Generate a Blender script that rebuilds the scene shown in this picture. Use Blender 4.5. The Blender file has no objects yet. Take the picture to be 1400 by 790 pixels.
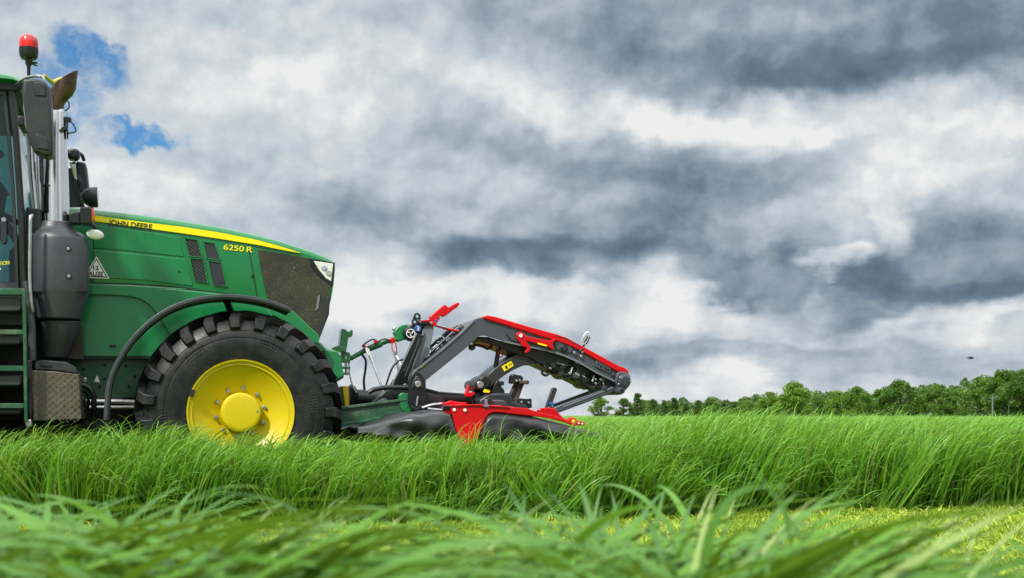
import bpy, bmesh, math, random
import numpy as np
from mathutils import Vector, Matrix, Quaternion
R = math.radians
rnd = random.Random(7)
C = bpy.context.scene.collection
sc = bpy.context.scene

# ------------------------------------------------------------------ camera
F_PX, W_PX, H_PX, HOR = 1800.0, 1400.0, 790.0, 567.0
CAM_H = 0.79
cd = bpy.data.cameras.new('camera'); cam = bpy.data.objects.new('camera', cd); C.objects.link(cam)
cam.location = (0, 0, CAM_H); cam.rotation_euler = (R(90), 0, 0)
cd.sensor_width = 36.0; cd.lens = 36.0 * F_PX / W_PX
cd.shift_y = (HOR - H_PX / 2) / W_PX
cd.clip_start = 0.05; cd.clip_end = 5000
cd.dof.use_dof = True; cd.dof.focus_distance = 11.5; cd.dof.aperture_fstop = 6.3
sc.camera = cam
sc.render.engine = 'CYCLES'
sc.cycles.use_denoising = True
sc.cycles.max_bounces = 7; sc.cycles.transparent_max_bounces = 12
sc.cycles.diffuse_bounces = 3; sc.cycles.glossy_bounces = 3; sc.cycles.transmission_bounces = 5
sc.cycles.caustics_reflective = False; sc.cycles.caustics_refractive = False
sc.cycles.sample_clamp_indirect = 6.0
vs = sc.view_settings
vs.view_transform = 'Standard'; vs.look = 'None'; vs.gamma = 1.0; vs.use_curve_mapping = False; vs.exposure = 0.35

# ------------------------------------------------------------------ world
SUN_EL, SUN_AZ = 48.0, 215.0        # azimuth clockwise from +Y: behind the camera, to the left
world = bpy.data.worlds.new('World'); sc.world = world; world.use_nodes = True
NT = world.node_tree; NT.nodes.clear()
class NB:
    """short node-graph builder"""
    def __init__(s, nt): s.nt = nt
    def n(s, t, **kw):
        x = s.nt.nodes.new(t)
        for k, v in kw.items(): setattr(x, k, v)
        return x
    def put(s, sock, v):
        if hasattr(v, 'is_output') or isinstance(v, bpy.types.NodeSocket): s.nt.links.new(v, sock)
        else: sock.default_value = v
    def m(s, op, a, b=0.0, c=None, clamp=False):
        x = s.n('ShaderNodeMath', operation=op, use_clamp=clamp)
        s.put(x.inputs[0], a); s.put(x.inputs[1], b)
        if c is not None: s.put(x.inputs[2], c)
        return x.outputs[0]
    def vm(s, op, a, b=None, scale=None):
        x = s.n('ShaderNodeVectorMath', operation=op); s.put(x.inputs[0], a)
        if b is not None: s.put(x.inputs[1], b)
        if scale is not None: s.put(x.inputs['Scale'], scale)
        return x.outputs['Value'] if op in ('LENGTH', 'DOT_PRODUCT') else x.outputs['Vector']
    def xyz(s, a, b, c):
        x = s.n('ShaderNodeCombineXYZ')
        for i, v in enumerate((a, b, c)): s.put(x.inputs[i], v)
        return x.outputs[0]
    def noise(s, vec, scale, detail=4, rough=0.5, dist=0.0, lac=2.0):
        x = s.n('ShaderNodeTexNoise'); s.put(x.inputs['Vector'], vec)
        x.inputs['Scale'].default_value = scale; x.inputs['Detail'].default_value = detail
        x.inputs['Roughness'].default_value = rough; x.inputs['Distortion'].default_value = dist
        x.inputs['Lacunarity'].default_value = lac
        return x
    def ramp(s, fac, stops, interp='LINEAR'):
        x = s.n('ShaderNodeValToRGB'); s.put(x.inputs[0], fac); cr = x.color_ramp; cr.interpolation = interp
        while len(cr.elements) < len(stops): cr.elements.new(0.5)
        for e, (p, c) in zip(cr.elements, stops):
            e.position = p; e.color = (*c, 1) if len(c) == 3 else c
        return x.outputs[0]
    def mix(s, fac, a, b, mode='MIX'):
        x = s.n('ShaderNodeMix', data_type='RGBA', blend_type=mode); x.clamp_factor = True
        s.put(x.inputs[0], fac); s.put(x.inputs[6], a); s.put(x.inputs[7], b)
        return x.outputs[2]
    def mr(s, v, a, b, c=0.0, d=1.0, smooth=True):
        x = s.n('ShaderNodeMapRange'); x.interpolation_type = 'SMOOTHSTEP' if smooth else 'LINEAR'
        s.put(x.inputs[0], v)
        for i, k in enumerate((a, b, c, d)): x.inputs[i + 1].default_value = k
        return x.outputs[0]
def lin(c):
    return tuple((v/255/12.92 if v/255 <= .04045 else ((v/255 + .055)/1.055) ** 2.4) for v in c)
W = NB(NT)
tc = W.n('ShaderNodeTexCoord').outputs['Generated']
sep = W.n('ShaderNodeSeparateXYZ'); NT.links.new(tc, sep.inputs[0])
dx, dy, dz = sep.outputs
az = W.m('ARCTAN2', dx, dy)
el = W.m('ARCTAN2', dz, W.m('SQRT', W.m('ADD', W.m('MULTIPLY', dx, dx), W.m('MULTIPLY', dy, dy))))
ae = W.xyz(az, el, 0.0)
zc = W.m('ADD', W.m('MAXIMUM', dz, 0.0), 0.16)
plane = W.xyz(W.m('DIVIDE', dx, zc), W.m('DIVIDE', dy, zc), 0.0)
wn1 = W.noise(plane, 1.1, 5, 0.55).outputs['Color']
wn2 = W.noise(ae, 11.0, 6, 0.58).outputs['Color']
warp = W.vm('ADD', W.vm('SCALE', W.vm('SUBTRACT', wn1, (0.5, 0.5, 0.5)), scale=0.10),
            W.vm('SCALE', W.vm('SUBTRACT', wn2, (0.5, 0.5, 0.5)), scale=0.085))
aew = W.vm('ADD', ae, W.vm('MULTIPLY', warp, (1.0, 0.75, 0.0)))
def blob(px, py, rx, ry, rot=0.0, vec=None, q=True):
    a = math.atan((px - 700) / F_PX); e = math.atan((HOR - py) / F_PX * math.cos(a))
    mp = W.n('ShaderNodeMapping', vector_type='TEXTURE'); NT.links.new(vec or aew, mp.inputs['Vector'])
    mp.inputs['Location'].default_value = (a, e, 0); mp.inputs['Rotation'].default_value = (0, 0, R(rot))
    mp.inputs['Scale'].default_value = (rx / F_PX, ry / F_PX, 1.0)
    ln = W.vm('LENGTH', W.vm('MULTIPLY', mp.outputs[0], (1, 1, 0)))
    return W.mr(ln, 1.0, 0.38)
BL = [  # px, py, rx, ry, rot (ccw), amount
    (1090, 25, 560, 130, 0, -.36), (1290, 70, 330, 100, 4, -.20), (900, 90, 260, 55, -8, -.12), (1180, 95, 260, 50, 0, -.12),
    (860, 285, 420, 105, -6, -.13), (730, 366, 240, 48, 0, -.42), (560, 330, 190, 40, -16, -.22), (830, 325, 240, 66, 0, -.22), (1000, 230, 260, 70, -10, -.24),
    (1030, 374, 230, 38, -3, -.36), (1350, 350, 260, 88, 8, -.46), (1250, 408, 300, 34, 3, -.26), (840, 165, 90, 34, -10, -.16),
    (1330, 190, 240, 26, 8, -.10), (440, 255, 200, 40, -14, -.12), (760, 215, 260, 60, -10, -.12), (1020, 492, 520, 34, 0, -.20), (600, 480, 400, 30, 0, -.08),
    (1090, 150, 480, 46, -2, .34), (1260, 225, 200, 62, 12, .38), (1215, 318, 46, 48, 0, .30), (1138, 364, 62, 26, 5, .62), (1070, 185, 60, 22, 5, .25),
    (760, 120, 240, 62, -8, .20), (560, 90, 260, 80, 0, .08), (330, 110, 240, 90, -10, .16), (200, 240, 230, 50, -10, .12),
    (760, 425, 560, 34, 0, .20), (1340, 432, 260, 26, 5, .24), (930, 545, 640, 26, 0, .22), (480, 400, 300, 40, -6, .18), (885, 372, 70, 34, 10, .22)]
acc = 0.725
for b in BL:
    acc = W.m('MULTIPLY_ADD', blob(*b[:5]), b[5] * (.78 if b[5] > 0 else .9), acc)
fb = W.noise(W.vm('MULTIPLY', plane, (1.0, 1.0, 1.0)), 2.4, 9, 0.56, 0.25).outputs['Fac']
fb2 = W.noise(W.vm('ADD', ae, W.vm('SCALE', warp, scale=0.35)), 19.0, 8, 0.58, 0.0).outputs['Fac']
fb3 = W.noise(W.vm('MULTIPLY', aew, (1.0, 1.3, 1.0)), 8.0, 6, 0.52, 0.0).outputs['Fac']
Bv = W.m('ADD', acc, W.m('MULTIPLY', W.m('SUBTRACT', fb, 0.5), 0.22))
Bv = W.m('ADD', Bv, W.m('MULTIPLY', W.m('SUBTRACT', fb2, 0.5), 0.36))
Bv = W.m('ADD', Bv, W.m('MULTIPLY', W.m('SUBTRACT', fb3, 0.5), 0.50))
def relief(scale, d, detail, rough, k):
    # billows: brighter where the cloud thins out upwards, darker beneath
    global Bv
    q = W.vm('MULTIPLY', W.vm('ADD', ae, W.vm('SCALE', warp, scale=0.22)), (1.0, 1.2, 1.0))
    a_ = W.noise(q, scale, detail, rough, 0.0).outputs['Fac']
    b_ = W.noise(W.vm('ADD', q, (-d * .5, d, 0.0)), scale, detail, rough, 0.0).outputs['Fac']
    Bv = W.m('ADD', Bv, W.m('MULTIPLY', W.m('SUBTRACT', a_, b_), k))
relief(9.0, 0.024, 7, 0.58, 0.95)
relief(24.0, 0.009, 5, 0.5, 0.45)
cloud = W.ramp(Bv, [(0.0, lin((86, 106, 122))), (0.22, lin((110, 130, 147))), (0.45, lin((150, 165, 177))),
                    (0.66, lin((184, 196, 206))), (0.85, lin((212, 218, 222))), (1.0, lin((236, 237, 236)))])
# open blue holes in the cloud, upper left
bw = W.vm('ADD', ae, W.vm('SCALE', W.vm('SUBTRACT', W.noise(ae, 26.0, 7, 0.62).outputs['Color'], (0.5, 0.5, 0.5)), scale=0.050))
bm_ = W.m('MAXIMUM', W.m('MAXIMUM', blob(128, 78, 84, 42, -38, bw), blob(186, 190, 90, 26, -8, bw)), W.m('MULTIPLY', blob(90, 130, 75, 80, 0, bw), 0.9))
blue_mask = W.m('MULTIPLY', W.mr(bm_, 0.28, 1.25), W.mr(W.noise(bw, 34.0, 6, 0.65).outputs['Fac'], 0.30, 0.55, 0.35, 1.0))
skyn = W.n('ShaderNodeTexSky', sky_type='NISHITA'); skyn.sun_disc = False
skyn.sun_elevation = R(SUN_EL); skyn.sun_rotation = R(SUN_AZ); skyn.air_density = 1.2; skyn.dust_density = 0.6; skyn.ozone_density = 2.5
clear = W.vm('MULTIPLY', skyn.outputs[0], (0.05, 0.50, 0.86))
cloud10 = W.vm('SCALE', cloud, scale=7.9)
front = W.mix(blue_mask, cloud10, clear)
# unseen sky: overhead brightened to lift the subject, sides banded for chrome reflections
up = W.mr(el, R(21), R(46))
hi_n = W.noise(plane, 1.3, 6, 0.55, 0.3).outputs['Fac']
side = W.mr(W.m('ABSOLUTE', az), R(45), R(80))
sn = W.noise(W.xyz(W.m('MULTIPLY', az, 1.0), W.m('MULTIPLY', el, 0.25), 0.0), 2.6, 3, 0.5).outputs['Fac']
front = W.mix(side, front, W.vm('SCALE', W.ramp(sn, [(0.36, (0.22, 0.26, 0.30)), (0.50, (0.55, 0.60, 0.66)), (0.64, (1.05, 1.04, 1.0))]), scale=7.5))
hi = W.vm('SCALE', W.ramp(hi_n, [(0.30, (0.45, 0.52, 0.60)), (0.5, (1.0, 1.02, 1.05)), (0.7, (1.6, 1.58, 1.52))]), scale=16.0)
final = W.mix(up, front, hi)
below = W.mr(el, R(-0.5), R(-3.0))
final = W.mix(below, final, (0.5, 0.8, 0.3, 1))
bg = W.n('ShaderNodeBackground'); bg.inputs['Strength'].default_value = 0.10
NT.links.new(final, bg.inputs['Color'])
wo = W.n('ShaderNodeOutputWorld'); NT.links.new(bg.outputs[0], wo.inputs['Surface'])
world.cycles.sampling_method = 'MANUAL'; world.cycles.sample_map_resolution = 512

sl = bpy.data.lights.new('sun', 'SUN'); sl.energy = 3.6; sl.angle = R(4); sl.color = (1.0, 0.95, 0.86)
so = bpy.data.objects.new('sun', sl); C.objects.link(so)
sd = Vector((math.sin(R(SUN_AZ)) * math.cos(R(SUN_EL)), math.cos(R(SUN_AZ)) * math.cos(R(SUN_EL)), math.sin(R(SUN_EL))))
so.rotation_euler = (-sd).to_track_quat('-Z', 'Y').to_euler(); so.location = (-5, -5, 12)

# ------------------------------------------------------------------ materials
def base_mat(name):
    m = bpy.data.materials.new(name); m.use_nodes = True
    nt = m.node_tree; b = NB(nt); p = nt.nodes['Principled BSDF']
    return m, b, p
def mat(name, col, rough=0.5, metal=0.0, var=0.12, scale=8.0, bump=0.0, bscale=60.0, coat=0.0, dirt=None, dirt_amt=0.0,
        dirt_z=None, spec=0.5, emit=None, rvar=0.12):
    """paint / plastic / metal with slight tone drift, uneven gloss and, where asked, dust (dirt_z: more below that height)"""
    m, b, p = base_mat(name)
    g = b.n('ShaderNodeTexCoord').outputs['Object']
    n1 = b.noise(g, scale, 5, 0.6).outputs['Fac']
    c0 = tuple(max(0, v * (1 - var)) for v in col); c1 = tuple(min(1, v * (1 + var)) for v in col)
    colr = b.ramp(n1, [(0.3, c0), (0.7, c1)])
    if dirt is not None:
        n2 = b.noise(g, 5.0, 8, 0.72).outputs['Fac']
        f = b.mr(n2, 0.62 - dirt_amt * 0.5, 0.85 - dirt_amt * 0.3)
        n3 = b.noise(g, 70.0, 4, 0.7).outputs['Fac']
        f = b.m('MULTIPLY', f, b.mr(n3, 0.30, 0.62))
        if dirt_z is not None:
            z = b.n('ShaderNodeSeparateXYZ'); m.node_tree.links.new(g, z.inputs[0])
            f = b.m('MAXIMUM', b.m('MULTIPLY', f, 0.35), b.m('MULTIPLY', b.mr(z.outputs[2], dirt_z, dirt_z - 0.5), b.mr(n2, 0.35, 0.65)))
        f = b.m('MULTIPLY', f, min(1, dirt_amt * 1.6))
        colr = b.mix(f, colr, (*dirt, 1))
        b.put(p.inputs['Roughness'], b.m('ADD', b.m('MULTIPLY', f, 0.4), b.mr(n1, 0.2, 0.8, rough - rvar / 2, rough + rvar / 2), clamp=True))
    else:
        n2 = b.noise(g, scale * 2.3, 5, 0.65).outputs['Fac']
        b.put(p.inputs['Roughness'], b.mr(n2, 0.2, 0.8, max(0.02, rough - rvar / 2), rough + rvar / 2))
    m.node_tree.links.new(colr, p.inputs['Base Color'])
    p.inputs['Metallic'].default_value = metal; p.inputs['Coat Weight'].default_value = coat; p.inputs['Coat Roughness'].default_value = 0.08
    p.inputs['Specular IOR Level'].default_value = spec
    if bump:
        bn = b.n('ShaderNodeBump'); bn.inputs['Strength'].default_value = bump; bn.inputs['Distance'].default_value = 0.01
        m.node_tree.links.new(b.noise(g, bscale, 5, 0.6).outputs['Fac'], bn.inputs['Height']); m.node_tree.links.new(bn.outputs[0], p.inputs['Normal'])
    if emit: p.inputs['Emission Color'].default_value = (*emit[:3], 1); p.inputs['Emission Strength'].default_value = emit[3]
    return m
DUST = (0.20, 0.20, 0.14)
M = {
 'green': mat('green_paint', (0.0, 0.165, 0.042), 0.30, 0, 0.08, 3, coat=0.5, dirt=(0.08, 0.19, 0.08), dirt_amt=0.18, bump=0.02, bscale=18),
 'green_dark': mat('green_chassis_paint', (0.004, 0.075, 0.03), 0.45, 0, 0.15, 6, dirt=DUST, dirt_amt=0.4, bump=0.05),
 'green_link': mat('green_linkage_paint', (0.005, 0.14, 0.04), 0.35, 0, 0.15, 8, coat=0.3, dirt=DUST, dirt_amt=0.35, bump=0.05),
 'yellow': mat('yellow_paint', (0.56, 0.445, 0.0), 0.42, 0, 0.07, 5, coat=0.05, dirt=(0.30, 0.24, 0.03), dirt_amt=0.3, bump=0.03, bscale=40),
 'decal_yellow': mat('yellow_decal', (0.80, 0.70, 0.0), 0.35, 0, 0.03),
 'rubber': mat('tyre_rubber', (0.006, 0.007, 0.009), 0.36, 0, 0.3, 10, bump=0.25, bscale=120, dirt=(0.032, 0.032, 0.026), dirt_amt=0.45, spec=0.4),
 'plastic': mat('grey_black_plastic', (0.018, 0.021, 0.026), 0.42, 0, 0.12, 9, bump=0.12, bscale=260, dirt=(0.07, 0.07, 0.06), dirt_amt=0.25),
 'plastic_light': mat('slate_grey_plastic', (0.034, 0.040, 0.050), 0.38, 0, 0.10, 7, bump=0.12, bscale=260, dirt=(0.11, 0.11, 0.09), dirt_amt=0.3),
 'fender': mat('fender_plastic', (0.042, 0.048, 0.060), 0.38, 0, 0.12, 9, bump=0.10, bscale=260, dirt=(0.10, 0.10, 0.09), dirt_amt=0.3),
 'black': mat('black_metal', (0.007, 0.008, 0.010), 0.38, 0, 0.3, 12, bump=0.08, dirt=(0.05, 0.05, 0.04), dirt_amt=0.2),
 'swing': mat('dark_grey_paint', (0.022, 0.026, 0.026), 0.36, 0, 0.1, 5, dirt=(0.08, 0.08, 0.06), dirt_amt=0.2),
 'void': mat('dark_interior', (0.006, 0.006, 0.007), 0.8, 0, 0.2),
 'chrome': mat('stainless_steel', (0.74, 0.75, 0.75), 0.20, 1.0, 0.04, 4, bump=0.02, bscale=12, rvar=0.06),
 'steel': mat('zinc_steel', (0.45, 0.46, 0.47), 0.38, 1.0, 0.2, 20),
 'rust': mat('heat_tinted_steel', (0.085, 0.055, 0.034), 0.36, 0.7, 0.6, 9, bump=0.15, bscale=40),
 'red_paint': mat('red_paint', (0.52, 0.0, 0.005), 0.34, 0, 0.08, 5, coat=0.1, bump=0.02, bscale=30, spec=0.3),
 'grey_paint': mat('slate_grey_paint', (0.050, 0.062, 0.080), 0.34, 0, 0.08, 4, coat=0.2, bump=0.02, bscale=40, dirt=(0.11, 0.11, 0.10), dirt_amt=0.2),
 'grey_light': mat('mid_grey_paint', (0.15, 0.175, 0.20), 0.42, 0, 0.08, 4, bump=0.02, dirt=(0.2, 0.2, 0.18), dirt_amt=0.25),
 'canvas': mat('black_canvas', (0.016, 0.018, 0.020), 0.36, 0, 0.25, 6, bump=0.25, bscale=9, dirt=(0.07, 0.07, 0.06), dirt_amt=0.2),
 'seal': mat('dark_seal', (0.004, 0.012, 0.008), 0.7, 0, 0.2),
 'white': mat('white_decal', (0.78, 0.78, 0.76), 0.5, 0, 0.04),
 'ink': mat('black_print', (0.01, 0.01, 0.01), 0.5, 0, 0.1),
 'blue': mat('blue_decal', (0.02, 0.10, 0.40), 0.4, 0, 0.1),
 'orange': mat('amber_lens', (0.85, 0.12, 0.01), 0.2, 0, 0.05, coat=0.5),
 'red_lens': mat('red_beacon_lens', (0.55, 0.010, 0.002), 0.15, 0, 0.45, 14, coat=0.4),
 'lens': mat('clear_lens_white', (0.72, 0.74, 0.70), 0.15, 0, 0.1, 30, coat=1.0),
 'checker': mat('worn_tread_plate', (0.10, 0.098, 0.085), 0.42, 0.55, 0.5, 14, dirt=(0.16, 0.13, 0.085), dirt_amt=0.7, bump=0.1),
 'mud': mat('muddy_fender_liner', (0.055, 0.045, 0.034), 0.85, 0, 0.4, 14, bump=0.5, bscale=50),
 'seat_cloth': mat('seat_fabric', (0.05, 0.055, 0.05), 0.9, 0, 0.2),
 'mirror': mat('mirror_glass', (0.85, 0.87, 0.9), 0.03, 1.0, 0.01, rvar=0.01),
 'lime': mat('green_reflection_tone', (0.20, 0.38, 0.06), 0.5, 0, 0.3, 30),  # colour of the green reflection painted under the mower arm
}
def screen_mat():   # fine mesh full of chaff
    m, b, p = base_mat('chaff_covered_screen')
    g = b.n('ShaderNodeTexCoord').outputs['Object']
    v = b.n('ShaderNodeTexVoronoi'); v.inputs['Scale'].default_value = 320; m.node_tree.links.new(b.vm('MULTIPLY', g, (1, .2, 1)), v.inputs['Vector'])
    big = b.noise(g, 4.5, 5, 0.6).outputs['Fac']; fine = b.noise(g, 170, 3, 0.75).outputs['Fac']
    f = b.m('MULTIPLY', b.mr(fine, 0.44, 0.64), b.mr(big, 0.38, 0.62, 0.22, 1.0))
    c = b.mix(f, (0.012, 0.012, 0.010, 1), (0.085, 0.095, 0.03, 1))
    spk = b.mr(b.noise(g, 48, 3, 0.6).outputs['Fac'], 0.66, 0.72)
    c = b.mix(b.m('MULTIPLY', spk, 0.7), c, (0.28, 0.30, 0.20, 1))
    m.node_tree.links.new(c, p.inputs['Base Color']); p.inputs['Roughness'].default_value = 0.65
    bn = b.n('ShaderNodeBump'); bn.inputs['Strength'].default_value = 0.35; bn.inputs['Distance'].default_value = 0.003
    m.node_tree.links.new(b.m('ADD', v.outputs['Distance'], fine), bn.inputs['Height']); m.node_tree.links.new(bn.outputs[0], p.inputs['Normal'])
    return m
M['screen'] = screen_mat()
def vent_mat():
    m, b, p = base_mat('louvred_vent')
    g = b.n('ShaderNodeTexCoord').outputs['Object']
    sp = b.n('ShaderNodeSeparateXYZ'); m.node_tree.links.new(g, sp.inputs[0])
    s = b.m('FRACT', b.m('MULTIPLY', b.m('ADD', sp.outputs[0], b.m('MULTIPLY', sp.outputs[2], 1.15)), 30.0))
    f = b.mr(s, 0.55, 0.72)
    m.node_tree.links.new(b.mix(f, (0.006, 0.007, 0.007, 1), (0.05, 0.055, 0.055, 1)), p.inputs['Base Color'])
    p.inputs['Roughness'].default_value = 0.5
    bn = b.n('ShaderNodeBump'); bn.inputs['Strength'].default_value = 0.8; bn.inputs['Distance'].default_value = 0.01
    m.node_tree.links.new(f, bn.inputs['Height']); m.node_tree.links.new(bn.outputs[0], p.inputs['Normal'])
    return m
M['vent'] = vent_mat()
def glass_mat():
    m, b, p = base_mat('tinted_glass'); nt = m.node_tree
    tr = b.n('ShaderNodeBsdfTransparent'); tr.inputs[0].default_value = (0.42, 0.62, 0.62, 1)
    gl = b.n('ShaderNodeBsdfGlossy'); gl.inputs['Roughness'].default_value = 0.03
    lw = b.n('ShaderNodeFresnel'); lw.inputs[0].default_value = 1.5
    mx = b.n('ShaderNodeMixShader'); nt.links.new(b.m('ADD', b.m('MULTIPLY', lw.outputs[0], 0.6), 0.04), mx.inputs[0])
    nt.links.new(tr.outputs[0], mx.inputs[1]); nt.links.new(gl.outputs[0], mx.inputs[2])
    nt.links.new(mx.outputs[0], nt.nodes['Material Output'].inputs[0]); return m
M['glass'] = glass_mat()

def leafy(name, c_lo, c_hi, transl=0.35, rough=0.45, spec=0.4, attr='shade', dry=None, tip=None, under=None):
    m, b, p = base_mat(name); nt = m.node_tree
    a = b.n('ShaderNodeAttribute'); a.attribute_name = attr
    oi = b.n('ShaderNodeObjectInfo')
    f = b.m('ADD', b.m('MULTIPLY', a.outputs['Fac'], 0.7 if name[:4] != 'tree' else .5), b.m('MULTIPLY', oi.outputs['Random'], 0.3 if name[:4] != 'tree' else .5))
    c = b.ramp(f, [(0.12, c_lo), (0.88, c_hi)])
    if dry: c = b.mix(b.mr(a.outputs['Fac'], 0.955, 0.96), c, (*dry, 1))
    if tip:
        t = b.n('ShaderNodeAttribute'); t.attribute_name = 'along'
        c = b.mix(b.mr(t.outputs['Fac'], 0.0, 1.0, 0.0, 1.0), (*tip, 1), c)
    if under:
        gm = b.n('ShaderNodeNewGeometry'); c = b.mix(b.m('MULTIPLY', gm.outputs['Backfacing'], 0.5), c, (*under, 1))
    nt.links.new(c, p.inputs['Base Color']); p.inputs['Roughness'].default_value = rough; p.inputs['Specular IOR Level'].default_value = spec
    tl = b.n('ShaderNodeBsdfTranslucent'); nt.links.new(b.mix(0.55, c, (0.30, 0.48, 0.03, 1)), tl.inputs[0])
    mx = b.n('ShaderNodeMixShader'); mx.inputs[0].default_value = transl
    nt.links.new(p.outputs[0], mx.inputs[1]); nt.links.new(tl.outputs[0], mx.inputs[2])
    nt.links.new(mx.outputs[0], nt.nodes['Material Output'].inputs[0]); return m
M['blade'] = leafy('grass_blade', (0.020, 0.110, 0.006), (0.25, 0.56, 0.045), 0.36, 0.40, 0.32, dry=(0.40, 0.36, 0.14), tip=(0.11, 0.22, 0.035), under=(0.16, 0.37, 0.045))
M['blade_near'] = leafy('cut_grass_blade', (0.008, 0.060, 0.004), (0.14, 0.32, 0.025), 0.24, 0.42, 0.28, dry=(0.36, 0.38, 0.16), under=(0.12, 0.29, 0.040))
M['stubble'] = leafy('mown_stubble', (0.15, 0.29, 0.020), (0.46, 0.56, 0.055), 0.25, 0.6, 0.3, dry=(0.45, 0.42, 0.20))
M['leaf'] = leafy('tree_leaves', (0.030, 0.085, 0.012), (0.14, 0.26, 0.028), 0.22, 0.5, 0.3)
M['leaf_dark'] = leafy('dark_tree_leaves', (0.022, 0.060, 0.014), (0.075, 0.15, 0.024), 0.15, 0.5, 0.3)
M['bark'] = mat('bark', (0.09, 0.075, 0.055), 0.9, 0, 0.3, 5, bump=0.4, bscale=20)

def ground_mat():
    m, b, p = base_mat('mown_meadow_ground')
    g = b.n('ShaderNodeTexCoord').outputs['Object']
    n1 = b.noise(g, 1.3, 6, 0.6).outputs['Fac']; n2 = b.noise(g, 45, 6, 0.75).outputs['Fac']
    c = b.mix(b.mr(n2, 0.38, 0.66), (0.10, 0.15, 0.03, 1), (0.30, 0.40, 0.06, 1))
    c = b.mix(b.mr(n1, 0.35, 0.7, 0.0, 0.45), c, (0.17, 0.26, 0.04, 1))
    m.node_tree.links.new(c, p.inputs['Base Color']); p.inputs['Roughness'].default_value = 0.9
    bn = b.n('ShaderNodeBump'); bn.inputs['Strength'].default_value = 0.8; bn.inputs['Distance'].default_value = 0.03
    m.node_tree.links.new(n2, bn.inputs['Height']); m.node_tree.links.new(bn.outputs[0], p.inputs['Normal'])
    return m
M['ground'] = ground_mat()
def canopy_mat():
    m, b, p = base_mat('far_meadow')
    g = b.n('ShaderNodeTexCoord').outputs['Object']
    n2 = b.noise(b.vm('MULTIPLY', g, (1, .25, 1)), 3.0, 8, 0.75).outputs['Fac']
    m.node_tree.links.new(b.ramp(n2, [(0.3, (0.075, 0.17, 0.03)), (0.7, (0.17, 0.30, 0.06))]), p.inputs['Base Color']); p.inputs['Roughness'].default_value = 0.8
    bn = b.n('ShaderNodeBump'); bn.inputs['Strength'].default_value = 1.0; bn.inputs['Distance'].default_value = 0.2
    m.node_tree.links.new(n2, bn.inputs['Height']); m.node_tree.links.new(bn.outputs[0], p.inputs['Normal'])
    return m
M['canopy'] = canopy_mat()

# ------------------------------------------------------------------ machine frame: u forward, v towards the near side, z up
YAW = R(14.0)
UH = Vector((math.cos(YAW), math.sin(YAW))); VH = Vector((math.sin(YAW), -math.cos(YAW)))
ORG = Vector((-2.14, 10.40)) - 1.25 * VH
def P(px, py, v):
    """a pixel of the photograph at lateral distance v in the machine frame -> (u, v, z)"""
    d = Vector(((px - 700) / F_PX, 1.0)); t = (v + ORG.dot(VH)) / d.dot(VH)
    p = d * t
    return ((p - ORG).dot(UH), v, CAM_H - (py - HOR) / F_PX * t)
def Q(v, pts):
    return [(lambda q: (q[0], q[2]))(P(x, y, v)) for x, y in pts]
def tag(o, label=None, cat=None, group=None, kind=None):
    for k, x in (('label', label), ('category', cat), ('group', group), ('kind', kind)):
        if x: o[k] = x
    return o
def empty(name, loc=(0, 0, 0), rz=0.0, parent=None):
    o = bpy.data.objects.new(name, None); C.objects.link(o); o.location = loc; o.rotation_euler = (0, 0, rz); o.empty_display_size = 0.2
    if parent: o.parent = parent
    return o
OFF = [Vector((0, 0, 0))]      # offset of the thing now being built, machine frame (u, v, z)
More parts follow.
